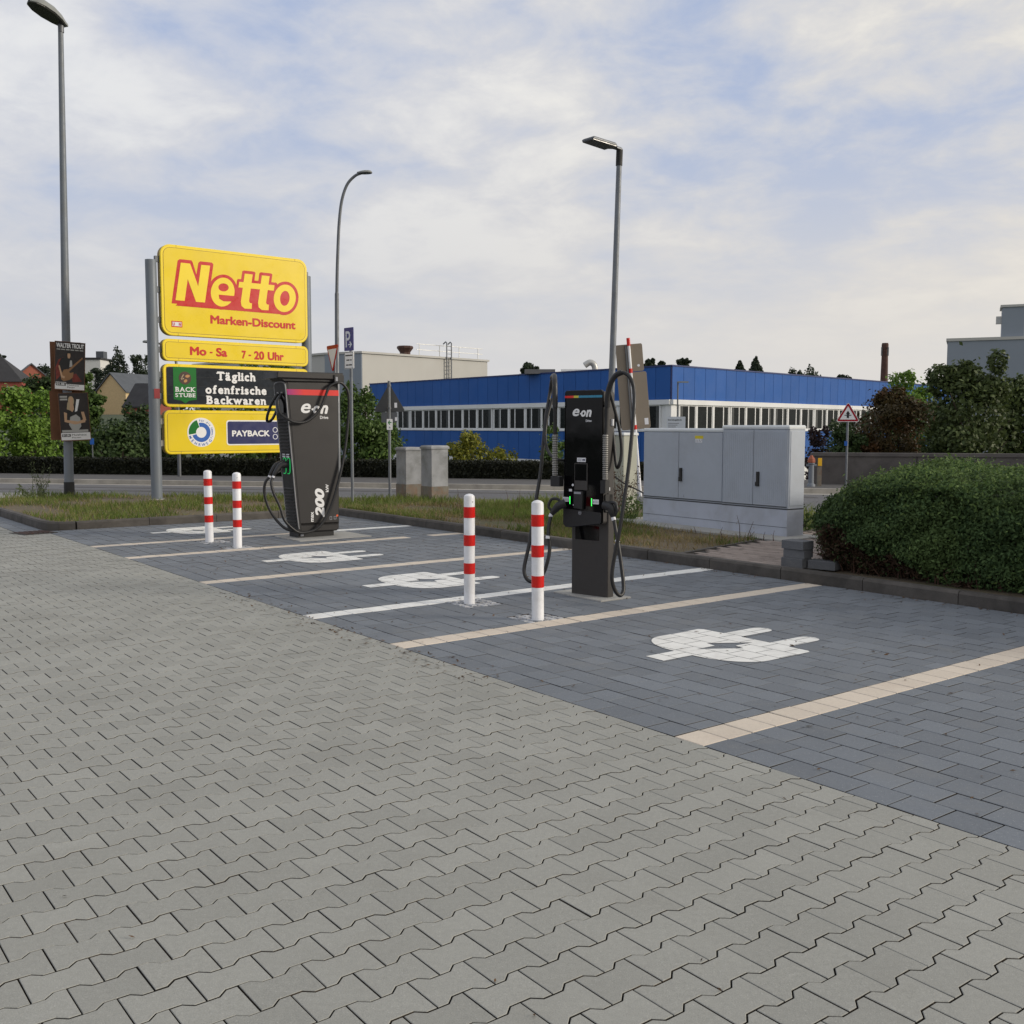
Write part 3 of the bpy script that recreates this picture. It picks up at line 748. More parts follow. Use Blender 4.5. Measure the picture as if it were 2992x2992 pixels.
slab_text('lettering', 'Täglich', 'sign_white', p3, (1.265, 2.52 + ZS, 2.17, 2.765 + ZS), -.0075, .045)
slab_text('lettering', 'ofenfrische', 'sign_white', p3, (1.016, 2.288 + ZS, 2.42, 2.475 + ZS), -.0075, .045)
slab_text('lettering', 'Backwaren', 'sign_white', p3, (1.026, 2.068 + ZS, 2.41, 2.25 + ZS), -.0075, .045)
p4 = panel(PX0, PX1, 1.025, 1.93, .12)
cx, cz = .905, 1.475 + ZS
decal('emblem', [circle(cx, cz, .307, 48)], 'sign_white', p4, -.0045)
def ring(r0, r1, a0, a1): return circle(cx, cz, r1, 24, a0, a1) + circle(cx, cz, r0, 24, a1, a0)
decal('arc', [ring(.115, .205, -162, 105)], 'sign_blue', p4, -.0062); decal('arc', [ring(.115, .275, 110, 190)], 'sign_green', p4, -.0062)
def arc_text(body, r, a0, a1, h, out, matname):
    n = len(body)
    for k, ch in enumerate(body):
        if ch == ' ': continue
        a = R(a0 + (a1 - a0) * k / (n - 1)); me = text_mesh(ch, .01); lo_, hi_ = bounds(me); s_ = h / .73
        me.transform(Matrix.Translation((cx + r * math.cos(a), cz + r * math.sin(a), 0)) @ Matrix.Rotation(a - math.pi / 2 if out else a + math.pi / 2, 4, 'Z') @ Matrix.Scale(s_, 4) @ Matrix.Translation((-(lo_[0] + hi_[0]) / 2, 0 if out else -.73 * 0, 0)))
        m2 = solid(me, .002); bpy.data.meshes.remove(me); xz_map(m2, -.0062); m2.materials.append(MATS[matname]); link('lettering', m2, p4)
arc_text('MEHRWEG', .29, 203, 318, .06, False, 'sign_blue')
arc_text('Für die Umwelt', .228, 96, -28, .045, True, 'sign_blue')
decal('plate', [rrect(1.47, 1.195 + ZS, 3.30, 1.735 + ZS, .06)], 'sign_white', p4, -.0045); decal('plate', [rrect(1.495, 1.222 + ZS, 3.275, 1.708 + ZS, .045)], 'sign_navy', p4, -.0065)
text('lettering', 'PAYBACK', 'sign_white', p4, (1.594, 1.383 + ZS, 2.48, 1.516 + ZS), -.0082, .035)
for dx in (0, .155):
    for dz in (0, .15):
        decal('dot', [circle(2.615 + dx, 1.375 + ZS + dz, .06, 24), circle(2.615 + dx, 1.375 + ZS + dz, .046, 24)], 'label_white', p4, -.0082)

# ------------------------------------------------------------------ chargers
def to_local(t, pts):
    Mi = (Matrix.Translation(t.location) @ t.rotation_euler.to_matrix().to_4x4()).inverted()
    return [tuple(Mi @ Vector(p)) for p in pts]
CU, CV = -13.65, 6.8
cx_, cy_ = w2(CU, CV)
c1t = thing('charging_station', 'tall dark grey charging station leaning outward, marked max 200 kW', 'charger', (cx_, cy_, .012), AZ + math.pi / 2)
prof = [(-.30, .085), (.325, .075), (.348, .10), (.355, 2.235), (-.49, 2.225), (-.318, .115)]
MB().prism([(-.303, .19), (.338, .18), (.352, 2.235), (-.466, 2.225)], .20, -.165, XZ, .02).build('body', 'charger_dark', c1t)
MB().prism([(-.285, .075), (.30, .068), (.336, .10), (.338, .178), (-.302, .188), (-.296, .11)], .195, -.16, XZ, .02).build('skirt', 'charger_dark', c1t)
MB().box(-.30, .26, -.13, .17, -.012, .075).build('plinth', 'charger_black', c1t)
decal('type_plate', [poly(-.27, .02, -.22, .06)], 'label_grey', c1t, -.131)
cap_ = MB().prism([(-.63, 2.262), (.40, 2.262), (.40, 2.36), (-.62, 2.355)], .24, -.215, XZ, .012).build('cap', 'charger_dark', c1t)
MB().prism([(-.50, 2.225), (.365, 2.236), (.37, 2.262), (-.55, 2.262)], .21, -.18, XZ).build('neck', 'charger_black', c1t)
MB().box(.25, .40, -.235, -.19, 2.225, 2.33).build('cable_bracket', 'charger_black', c1t); decal('bracket_label', [poly(.265, 2.24, .30, 2.30)], 'label_grey', c1t, -.237)
# user side with its light frame, louvres and sockets
fx = lambda z: -.318 - (z - .10) * .0810
fr = catmull([Vector(p) for p in [(fx(.12) + .01, -.165, .13), (fx(.5), -.165, .5), (fx(1.2), -.165, 1.2), (fx(1.9), -.165, 1.9), (fx(2.13), -.165, 2.13), (fx(2.2), -.13, 2.20), (fx(2.22), 0, 2.215), (fx(2.2), .16, 2.20), (fx(2.13), .195, 2.13), (fx(1.9), .195, 1.9), (fx(1.2), .195, 1.2), (fx(.5), .195, .5), (fx(.12) + .01, .195, .13)]], 4)
MB().tube(fr, .0095, 8).build('face_frame', 'charger_rim', c1t, smooth=True)
MB().add([(fx(.1) - .004, -.16, .1), (fx(.1) - .004, .19, .1), (fx(2.2) - .004, .19, 2.2), (fx(2.2) - .004, -.16, 2.2), (fx(.1) + .05, -.16, .1), (fx(.1) + .05, .19, .1), (fx(2.2) + .05, .19, 2.2), (fx(2.2) + .05, -.16, 2.2)],
         [(0, 3, 2, 1), (4, 5, 6, 7), (0, 1, 5, 4), (2, 3, 7, 6), (0, 4, 7, 3), (1, 2, 6, 5)]).build('user_face', 'charger_black', c1t)
lv = MB().prism([(-.022, 0), (0, .012), (.006, .045), (.006, -.004)], -.125, .155, lambda p, q, h: (p, h, q)).mesh('louvre', 'charger_grey')
for k in range(12):
    z = 1.70 - k * .0475; link('louvre', lv, c1t, (fx(z) - .006, 0, z))
for k in range(12):
    z = .70 - k * .0475; link('louvre', lv, c1t, (fx(z) - .006, 0, z))
MB().box(fx(1.95) - .012, fx(1.95) + .02, -.12, .15, 1.78, 2.10).build('recess', 'gloss_black', c1t)
for yy in (-.055, .075):
    z = 1.02; x = fx(z) - .012
    MB().tube([(x, yy - .05, z + .11), (x, yy - .05, z - .06), (x, yy - .02, z - .10), (x, yy + .03, z - .10)], .006, 6, smooth_n=3).build('green_light', 'led_green_dim', c1t)
    MB().tube([(x, yy + .04, z + .10), (x, yy, z + .125), (x, yy - .05, z + .11)], .006, 6, smooth_n=3).build('green_light', 'led_green_dim', c1t)
    MB().box(fx(1.17) - .012, fx(1.17), yy - .045, yy + .04, 1.15, 1.20).build('socket_label', 'label_white', c1t)
    cn = MB().tube([(x + .02, yy, z + .02), (x - .06, yy, z + .03), (x - .13, yy, z + .01), (x - .20, yy - .01, z - .07), (x - .235, yy - .01, z - .13)], [.05, .052, .04, .030, .020], 12, smooth_n=4).build('connector', 'rubber', c1t, smooth=True)
    MB().tube([(x - .06, yy, z - .03), (x - .12, yy, z - .06), (x - .19, yy - .01, z - .09)], .012, 8).build('grip', 'rubber', cn)
    MB().tube([(x - .232, yy - .01, z - .125), (x - .243, yy - .01, z - .15)], .021, 10).build('cable_collar', 'label_white', cn)
    MB().tube([(fx(2.0) - .015, yy, 2.04), (fx(2.0) - .015, yy, 2.075)], .018, 8).build('cable_gland', 'charger_rim', c1t)
x0_ = fx(1.02) - .255
c_in = [(x0_, -.065, .87), (x0_ - .035, -.08, .80), (x0_ - .02, -.12, .66), (x0_ + .05, -.17, .46), (-.55, -.20, .28), (-.455, -.215, .165), (-.345, -.22, .09), (-.213, -.225, .082), (-.06, -.23, .126), (.067, -.23, .253), (.18, -.23, .46), (.278, -.23, .739), (.378, -.22, 1.09), (.447, -.21, 1.444), (.484, -.22, 1.869), (.471, -.225, 2.08), (.409, -.23, 2.177), (.33, -.24, 2.222), (.236, -.235, 2.20), (.158, -.23, 2.143), (.094, -.23, 2.003), (.03, -.23, 1.863), (-.079, -.23, 1.738), (-.217, -.23, 1.654), (-.367, -.23, 1.647), (-.47, -.215, 1.687), (-.56, -.15, 1.775), (-.57, -.09, 1.924), (fx(2.06) - .015, -.055, 2.05)]
MB().tube(c_in, .020, 10, smooth_n=5).build('cable', 'rubber', c1t, smooth=True)
c_out = [(x0_, .065, .87), (x0_ - .05, .09, .79), (x0_ - .06, .10, .64), (x0_ - .01, .08, .44), (x0_ + .07, .02, .27), (-.50, -.10, .15), (-.41, -.175, .11), (-.33, -.19, .085)]
MB().tube(c_out, .020, 10, smooth_n=5).build('cable', 'rubber', c1t, smooth=True)
MB().tube([(fx(2.06) - .015, .075, 2.05), (-.57, .09, 1.93), (-.60, .13, 1.82), (-.615, .17, 1.72), (-.585, .22, 1.66), (-.50, .24, 1.70), (-.40, .235, 1.9), (-.3, .23, 2.15)], .020, 10, smooth_n=5).build('cable', 'rubber', c1t, smooth=True)
yf = -.1655
decal('stripe', [[(-.4575, 2.032), (.348, 2.032), (.348, 2.112), (-.4635, 2.112)]], 'stripe_red', c1t, yf, .002)
# purple fading into red: a run of thin slips
NS = 10
for k in range(NS):
    nm = 'stripe_fade%d' % k
    f = k / (NS - 1); mat(nm, tuple(a * (1 - f) + b * f for a, b in zip((.30, .012, .17), (.70, .024, .02))), .4)
    a0, a1 = -.457 + .26 * k / NS, -.457 + .26 * (k + 1) / NS
    decal('stripe', [poly(a0, 2.033, a1, 2.111)], nm, c1t, yf - .0015, .002)
def eon(parent, x0, z0, x1, z1, y):
    wd_ = x1 - x0
    text('logo', 'e', 'sign_white', parent, (x0, z0 + .005, x0 + wd_ * .36, z1), y, .022, .25, .003)
    decal('logo', [circle(x0 + wd_ * .415, (z0 + z1) / 2 - .01, wd_ * .033, 12)], 'sign_white', parent, y - .002, .002)
    text('logo', 'o', 'sign_white', parent, (x0 + wd_ * .44, z0, x0 + wd_ * .70, z0 + (z1 - z0) * .80), y, .04, .2, .003)
    text('logo', 'n', 'sign_white', parent, (x0 + wd_ * .70, z0 - .002, x1, z0 + (z1 - z0) * .86), y, .04, .25, .003)
eon(c1t, -.253, 1.772, .176, 1.915, yf)
text('logo', 'Drive', 'sign_white', c1t, (.043, 1.697, .174, 1.742), yf, .02)
RT = Matrix.Rotation(math.pi / 2, 4, 'Z')
text('lettering', 'max', 'sign_white', c1t, (-.079, .224, -.079 + .142, .224 + .042), yf, .03, 0, .003, 1, None, True, RT)
text('lettering', '200', 'sign_white', c1t, (.094, .28, .094 + .42, .28 + .148), yf, .05, .22, .003, 1, None, True, RT)
text('lettering', 'kW', 'sign_white', c1t, (.167, .642, .167 + .113, .642 + .05), yf, .03, 0, .003, 1, None, True, RT)
for a in ((.178, .235, .215, .285), (.245, .24, .285, .285)): decal('pictogram', [poly(*a), inset(poly(*a), .006)], 'label_grey', c1t, yf)
decal('pictogram', [circle(.30, .292, .016, 14)], 'orange', c1t, yf)

# ---- the slim charger with two cable arms
c2t = thing('charging_station', 'slim glossy black charging station with two sprung cable arms', 'charger', (.57, 9.80, .012), R(-40))
MB().prism(rrect(0, -.002, .425, .095, .012, 3), -.012, 1.0, XY).build('pedestal', 'charger_grey', c2t)
decal('niche', [poly(.047, .525, .32, .66)], 'gloss_black', c2t, -.004)
MB().prism(inset(rrect(-.012, .69, .41, 1.915, .03), 0), .10, -.075, XZ, .01).build('housing', 'charger_grey', c2t)
fo = [(-.030, .67), (0.0, .645), (.05, .642), (.40, .695), (.414, .71), (.414, 1.91), (.395, 1.927), (.005, 1.927), (-.016, 1.91)]
pn = MB().prism(fo, -.07, -.10, XZ, .005).build('front_panel', 'gloss_black', c2t)
decal('lower_cover', [[(-.026, .674), (.002, .65), (.05, .647), (.398, .70), (.409, .712), (.409, .80), (-.0265, .82)]], 'charger_black', c2t, -.1005, .001)
for a, b, mm in ((-.013, .090, 'stripe_red'), (.090, .145, 'stripe_yellow'), (.145, .412, 'stripe_teal')): decal('stripe', [poly(a, 1.857, b, 1.878)], mm, pn, -.1005, .001)
eon(pn, .080, 1.682, .297, 1.757, -.1005)
text('logo', 'Drive', 'label_white', pn, (.232, 1.634, .296, 1.655), -.1005, .02)
decal('sticker', [poly(.133, 1.263, .233, 1.302)], 'label_white', pn, -.1005); text('lettering', 'e·on', 'sign_navy', pn, (.195, 1.275, .225, 1.290), -.103, .03, .2, .001)
for k in range(3): decal('print', [poly(.142, 1.273 + k * .008, .186, 1.276 + k * .008)], 'label_grey', pn, -.103, .001)
sc_ = MB().prism(rrect(.109, 1.0, .259, 1.252, .008), -.0995, -.112, XZ, .003).build('screen', 'charger_grey', pn)
decal('glass', [poly(.118, 1.09, .25, 1.243)], 'gloss_black', sc_, -.1125, .001)
rd = MB().prism([(.115, .832), (.215, .822), (.222, .99), (.12, .995)], -.0995, -.135, XZ, .006).build('card_reader', 'charger_black', pn)
MB().box(.125, .205, -.137, -.134, .965, .985).build('reader_slot', 'label_grey', rd)
decal('tag', [poly(.088, .849, .140, .864)], 'label_white', pn, -.1005)
decal('sticker', [poly(.04, .984, .075, 1.006)], 'label_white', pn, -.1005); decal('sticker', [circle(.085, 1.045, .012, 10)], 'label_white', pn, -.1005); decal('pictogram', [circle(.17, .787, .018, 16), circle(.17, .787, .014, 16)], 'label_grey', pn, -.1025)
decal('pictogram', [poly(.160, .781, .180, .793)], 'label_grey', pn, -.1025)
for xl, s0, s1 in ((.053, -.031, .040), (.303, .316, .385)):
    zl = .865 if xl < .2 else .857
    decal('status_light', [poly(xl - .003, zl, xl + .003, zl + .072)], 'led_green', pn, -.1025)
    st_ = decal('sticker', [poly(s0, zl + .020, s1, zl + .063)], 'label_white', pn, -.1025)
    decal('print', [poly(s0 + .01, zl + .03, s0 + .018, zl + .05)], 'sign_navy', st_, -.1045, .001)
    for k in range(3): decal('print', [poly(s0 + .026, zl + .031 + k * .009, s1 - .008, zl + .034 + k * .009)], 'label_grey', st_, -.1045, .001)
def wl(pts): return to_local(c2t, pts)
def warm_(name, pts, r, matname, n=12, sm=5): return MB().tube(wl(pts), r, n, smooth_n=sm).build(name, matname, c2t, smooth=True)
def spring(p, z0, z1, r=.020):
    mb = MB().cyl(p[0], p[1], z0, z1, r * .72, n=12, mi=1)
    nn = 24
    for k in range(nn):
        zc = z0 + (z1 - z0) * (k + .5) / nn; h = (z1 - z0) / nn * .32
        mb.lathe([(r * .7, zc - h), (r, zc - h * .5), (r, zc + h * .5), (r * .7, zc + h)], 14, 0, p[0], p[1])
    return mb
for (bx, by), z0, z1 in (((.854, 9.46), 1.105, 1.52), ((.405, 9.72), 1.128, 1.518)):
    p = wl([(bx, by, 1)])[0]
    spring(p, z0, z1, .027).build('spring', ['spring_steel', 'charger_black'], c2t)
    MB().cyl(p[0], p[1], z0 - .12 if bx > .6 else z0 - .10, z0, .024, n=14).build('spring_foot', 'charger_black', c2t, smooth=True)
pl = wl([(.405, 9.72, 1)])[0]; MB().box(pl[0] - .03, 0.0, pl[1] - .03, pl[1] + .035, 1.03, 1.125).build('arm_bracket', 'charger_black', c2t)
pr = wl([(.854, 9.46, 1)])[0]; MB().box(.405, pr[0] + .025, pr[1] - .03, pr[1] + .035, .98, 1.10).build('arm_bracket', 'charger_black', c2t)
warm_('arm', [(.857, 9.46, 1.5), (.862, 9.46, 1.65), (.867, 9.46, 1.795)], .018, 'charger_black')
warm_('arm_sleeve', [(.866, 9.46, 1.78), (.874, 9.45, 1.903), (.897, 9.43, 2.001), (.94, 9.4, 2.068), (.992, 9.37, 2.091)], .026, 'rubber')
warm_('cable', [(.98, 9.375, 2.089), (1.02, 9.35, 2.08), (1.055, 9.325, 2.045), (1.08, 9.31, 1.99), (1.09, 9.3, 1.93), (1.089, 9.25, 1.806), (1.07, 9.2, 1.593), (1.029, 9.15, 1.199), (.959, 9.1, .716), (.904, 9.1, .41), (.89, 9.1, .257), (.921, 9.12, .146), (.97, 9.15, .095), (1.006, 9.2, .143), (.997, 9.25, .297), (.969, 9.3, .509), (.938, 9.35, .707), (.928, 9.38, .776)], .0175, 'rubber')
warm_('feed_cable', [(.893, 9.45, 1.903), (.941, 9.48, 1.748), (.989, 9.5, 1.561), (1.007, 9.5, 1.373), (.986, 9.5, 1.253), (.966, 9.55, 1.239), (.947, 9.6, 1.434), (.925, 9.62, 1.64)], .015, 'rubber')
warm_('arm', [(.404, 9.72, 1.5), (.403, 9.72, 1.65), (.403, 9.72, 1.79)], .018, 'charger_black')
warm_('arm_sleeve', [(.403, 9.72, 1.78), (.4, 9.74, 1.975), (.399, 9.8, 2.05), (.399, 9.9, 2.085), (.387, 9.98, 2.07)], .026, 'rubber')
warm_('cable', [(.390, 9.97, 2.075), (.38, 10.04, 2.03), (.368, 10.1, 1.923), (.326, 10.0, 1.69), (.299, 9.95, 1.427), (.269, 9.9, 1.132), (.218, 9.8, .843), (.169, 9.7, .526), (.12, 9.65, .305), (.117, 9.62, .228), (.149, 9.6, .166), (.207, 9.6, .156), (.287, 9.6, .214), (.334, 9.6, .344), (.354, 9.62, .471), (.341, 9.65, .629), (.368, 9.7, .77)], .0175, 'rubber')
warm_('feed_cable', [(.39, 10.05, 1.872), (.342, 10, 1.706), (.318, 9.95, 1.525), (.334, 9.9, 1.395), (.389, 9.8, 1.313), (.474, 9.8, 1.284), (.55, 9.85, 1.28)], .015, 'rubber')
for pts in ([(.334, 9.62, .555), (.338, 9.625, .58)], [(.961, 9.3, .555), (.952, 9.31, .58)], [(.362, 9.7, .755), (.375, 9.69, .785)], [(.93, 9.37, .75), (.924, 9.375, .78)]):
    warm_('cable_tag', pts, .0205, 'label_white', 12, 2)
hn = warm_('connector', [(.37, 9.695, .775), (.40, 9.685, .815), (.44, 9.67, .86), (.50, 9.66, .885)], [.020, .032, .040, .042], 'rubber')
MB().tube(wl([(.395, 9.69, .80), (.345, 9.70, .85), (.372, 9.70, .918), (.43, 9.685, .922), (.46, 9.67, .885)]), .014, 10, smooth_n=4).build('grip', 'rubber', hn, smooth=True)
hn = warm_('connector', [(.926, 9.38, .775), (.915, 9.385, .82), (.90, 9.40, .868), (.85, 9.45, .885)], [.020, .034, .042, .044], 'rubber')
MB().tube(wl([(.935, 9.37, .79), (.955, 9.36, .85), (.94, 9.375, .905), (.90, 9.40, .912), (.87, 9.43, .90)]), .015, 10, smooth_n=4).build('grip', 'rubber', hn, smooth=True)
MB().prism(rrect(-.055, .80, .07, .97, .02), .402, .425, lambda p, q, h: (h, p, q), .005).build('socket_plate', 'charger_black', c2t)
MB().box(.41, .425, -.03, .02, 1.0, 1.03).build('side_label', 'label_white', c2t)
MB().cyl(.415, .06, 1.60, 1.66, .016, n=10).build('cable_gland', 'label_white', c2t)

# ------------------------------------------------------------------ street lamps
def lamp_head(parent, L, wdt, h, loc, rz, tilt, shell='head_grey'):
    """teardrop head along +x, flat dark lens below"""
    hd = link('lamp_head', None, parent, loc, (0, tilt, rz))
    prof = [(0, .30), (.08, .42), (.25, .75), (.5, 1.0), (.75, .95), (.92, .65), (1.0, .12)]
    vs = []; n = 12
    for t, k in prof:
        for j in range(n + 1):
            a = math.pi * j / n; vs.append((t * L, k * wdt / 2 * math.cos(a), .0 + k ** .7 * h * math.sin(a)))
    fs = [(i * (n + 1) + j, i * (n + 1) + j + 1, (i + 1) * (n + 1) + j + 1, (i + 1) * (n + 1) + j) for i in range(len(prof) - 1) for j in range(n)]
    fs += [(i * (n + 1), (i + 1) * (n + 1), (i + 1) * (n + 1) + n, i * (n + 1) + n) for i in range(len(prof) - 1)] + [tuple(range(n + 1))]
    MB().add(vs, fs).build('shell', shell, hd, smooth=True)
    o = [(L * t, k * wdt / 2 * .9) for t, k in prof[1:]] + [(L * t, -k * wdt / 2 * .9) for t, k in reversed(prof[1:])]
    MB().prism(o, .004, -.03, XY, .012).build('lens', 'lens_dark', hd)
    return hd
tl = thing('street_lamp', 'very tall grey street lamp at far left carrying two posters', 'street lamp', (-9.67, 22.49, .09))
MB().tube([(0, 0, -.1), (0, 0, .35), (0, 0, .36), (.05, 0, 4), (.15, 0, 9.95)], [.102, .10, .098, .085, .052], 20).build('pole', 'lamp_paint', tl, smooth=True)
MB().cyl(0, 0, -.08, .30, .112, .108, 20).build('base_sleeve', 'black_band', tl, smooth=True)
hd = lamp_head(tl, .98, .44, .20, (.21, .12, 9.93), R(-112), R(-11)); MB().cyl(.155, 0, 9.78, 9.97, .06, n=14).build('collar', 'dull_pole', tl, smooth=True)
tl2 = thing('street_lamp', 'slender street lamp with a curved arm rising behind the yield sign', 'street lamp', (-4.92, 29.2, .09))
MB().tube([(0, 0, -.1), (0, 0, 3.0), (0, 0, 3.02), (.02, 0, 5.2), (.021, 0, 5.24)], [.072, .072, .062, .058, .050], 16).build('pole', 'dull_pole', tl2, smooth=True)
MB().tube([(.02, 0, 5.2), (.04, 0, 5.85), (.07, 0, 6.5), (.11, 0, 7.15), (.19, 0, 7.75), (.34, 0, 8.18), (.56, 0, 8.42), (.75, 0, 8.50)], [.046, .038], 16, smooth_n=5).build('arm', 'dull_pole', tl2, smooth=True)
lamp_head(tl2, .42, .2, .07, (.62, 0, 8.5), 0, R(-2))
tl3 = thing('street_lamp', 'galvanised lamp post with flat head rising behind the black charger', 'street lamp', (1.29, 14.0, .09))
MB().tube([(0, 0, -.1), (0, 0, .05), (.125, 0, 5.05)], [.05, .05, .036], 18).build('pole', 'galvanised', tl3, smooth=True)
MB().tube([(.122, 0, 4.96), (.128, 0, 5.17)], .044, 14).build('collar', 'black_band', tl3, smooth=True)
hd = link('lamp_head', None, tl3, (.14, 0, 5.16), (0, R(-3), R(-140)))
MB().prism([(0, -.035), (.10, -.04), (.20, -.12), (.60, -.11), (.60, .11), (.20, .12), (.10, .04), (0, .035)], .0, .032, XY, .014).build('shell', 'dull_pole', hd)
MB().prism([(.19, -.11), (.60, -.10), (.60, .10), (.19, .11)], -.004, -.018, XY, .004).build('lens', 'lens_dark', hd)
tl4 = thing('street_lamp', 'short street lamp mostly hidden behind the yellow store sign', 'street lamp', (-10.0, 31.0, .09))
MB().tube([(0, 0, -.1), (0, 0, 2.9), (-.04, 0, 3.5), (-.25, 0, 3.85), (-.55, 0, 3.98)], [.055, .05, .035, .03, .03], 12, smooth_n=3).build('pole', 'dull_pole', tl4, smooth=True)
lamp_head(tl4, .5, .2, .06, (-.5, 0, 3.97), R(180), R(-6))
tl5 = thing('street_lamp', 'thin distant lamp post among the trees left of the posters', 'street lamp', (-41.4, 90, -1.9))
MB().tube([(0, 0, 0), (0, 0, 7.1)], [.09, .06], 10).build('pole', 'dull_pole', tl5, smooth=True); MB().box(-.5, .5, -.12, .12, 7.05, 7.15).build('lamp_head', 'head_grey', tl5)

# posters on the tall lamp
def board(name, label, x, z, rz, ry, w_, h_, yb):
    t = thing(name, label, 'poster', (-9.67 + .03, 22.49, z), rz); t.rotation_euler = (0, ry, rz)
    MB().box(x - w_ / 2, x + w_ / 2, yb, yb + .012, 0, h_).build('board', 'hardboard', t)
    return t
RZ = R(35); w_, h_ = .62, 1.04
t = board('concert_poster', 'concert poster of a guitarist in red light, upper of two', .02, 2.37, RZ, R(2.5), w_, h_, -.13); x0, yb = .02 - w_ / 2, -.13
def pd(t, o, mm, k, nm='print'): return decal(nm, [[(x0 + p[0] * w_, p[1] * h_) for p in o]], mm, t, yb - .001 - k * .0012, .001)
pd(t, poly(.02, .02, .98, .99), 'poster_dark', 0)
pd(t, poly(.02, .02, .98, .13), 'sign_white', 1); pd(t, poly(.04, .05, .38, .165), 'sign_white', 1.5); pd(t, poly(.05, .09, .37, .155), 'poster_black', 2.5)
pd(t, [(.03, .45), (.12, .62), (.28, .68), (.2, .3), (.06, .2)], 'poster_red', 1); pd(t, [(.55, .32), (.7, .36), (.9, .2), (.6, .17)], 'poster_red', 1)
pd(t, [(.14, .55), (.22, .66), (.5, .68), (.6, .6), (.55, .45), (.42, .38), (.2, .42)], 'poster_black', 2); pd(t, [(.5, .62), (.56, .62), (.58, .5), (.48, .48)], 'poster_grey', 2.6)
pd(t, [(.43, .66), (.41, .71), (.42, .765), (.46, .785), (.50, .765), (.51, .71), (.49, .66)], 'poster_skin', 2.6); pd(t, [(.38, .72), (.40, .80), (.52, .80), (.55, .73), (.5, .76), (.42, .76)], 'poster_black', 3.2)
pd(t, [(.2, .3), (.3, .42), (.42, .44), (.5, .36), (.62, .38), (.6, .28), (.5, .22), (.3, .18), (.22, .22)], 'poster_wood', 3.2); pd(t, [(.42, .42), (.9, .70), (.92, .67), (.46, .38)], 'poster_wood', 3.4)
pd(t, [(.12, .5), (.17, .5), (.26, .3), (.34, .28), (.32, .24), (.22, .26)], 'poster_skin', 3.8)
text('lettering', 'WALTER TROUT', 'sign_white', t, (x0 + .05 * w_, .87 * h_, x0 + .95 * w_, .965 * h_), yb - .0025, .03, 0, .001)
for k in range(6): pd(t, poly(.06 + k * .15, .825, .06 + k * .15 + .12, .845), 'poster_grey', 1.5)
text('lettering', '01.08.', 'sign_white', t, (x0 + .07 * w_, .098 * h_, x0 + .35 * w_, .145 * h_), yb - .0058, .03, 0, .001)
text('lettering', 'Malzhaus', 'poster_black', t, (x0 + .42 * w_, .095 * h_, x0 + .80 * w_, .125 * h_), yb - .0035, .0, 0, .001)
text('lettering', 'Plauen', 'poster_black', t, (x0 + .42 * w_, .05 * h_, x0 + .66 * w_, .08 * h_), yb - .0035, .0, 0, .001)
t2 = board('concert_poster', 'concert poster of a person hugging a pale guitar, lower of two', .12, 1.28, RZ, R(-2.2), w_, h_, -.14); x0, yb = .12 - w_ / 2, -.14
pd(t2, poly(.02, .02, .98, .99), 'poster_dark', 0); pd(t2, poly(.02, .02, .98, .17), 'sign_white', 1)
pd(t2, [(.25, .6), (.4, .72), (.62, .7), (.75, .6), (.7, .4), (.3, .4)], 'poster_black', 1); pd(t2, circle(.42, .83, .10, 14), 'poster_hair', 1.4); pd(t2, [(.30, .8), (.26, .66), (.42, .62), (.46, .8)], 'poster_hair', 1.5); pd(t2, circle(.43, .85, .065, 12), 'poster_skin', 2)
pd(t2, [(.38, .80), (.36, .64), (.44, .60), (.50, .66), (.48, .80)], 'poster_skin', 1.8); pd(t2, [(.52, .6), (.60, .62), (.70, .86), (.60, .86)], 'sign_white', 2); pd(t2, [(.3, .34), (.36, .5), (.55, .55), (.68, .48), (.70, .3), (.6, .22), (.4, .22)], 'poster_grey', 2)
pd(t2, [(.16, .6), (.26, .58), (.24, .44), (.6, .40), (.86, .46), (.84, .38), (.5, .34), (.16, .40)], 'poster_skin', 2.6); pd(t2, [(.72, .6), (.82, .6), (.88, .42), (.78, .42)], 'poster_skin', 2.8)
pd(t2, poly(.06, .18, .92, .23), 'poster_grey', 1.4); pd(t2, poly(.05, .09, .33, .145), 'poster_black', 2)
text('lettering', '01.09.', 'sign_white', t2, (x0 + .07 * w_, .098 * h_, x0 + .31 * w_, .138 * h_), yb - .0055, .03, 0, .001)
text('lettering', 'Malzhaus', 'poster_black', t2, (x0 + .37 * w_, .105 * h_, x0 + .85 * w_, .145 * h_), yb - .0035, .0, 0, .001)
text('lettering', 'Plauen', 'poster_black', t2, (x0 + .37 * w_, .055 * h_, x0 + .66 * w_, .085 * h_), yb - .0035, .0, 0, .001)
for k in range(2): pd(t2, poly(.06, .90 - k * .055, .30, .935 - k * .055), 'poster_grey', 1.5)
for z, dx, l in ((2.36, .0, 'brown back of the rear board behind the upper poster'), (1.30, -.04, 'brown back of the rear board behind the lower poster')):
    b = tag(MB().box(dx - .31, dx + .31, .12, .132, 0, 1.06).build('poster_board', 'hardboard', None, (-9.64, 22.49, z), R(28)), l, 'poster board')

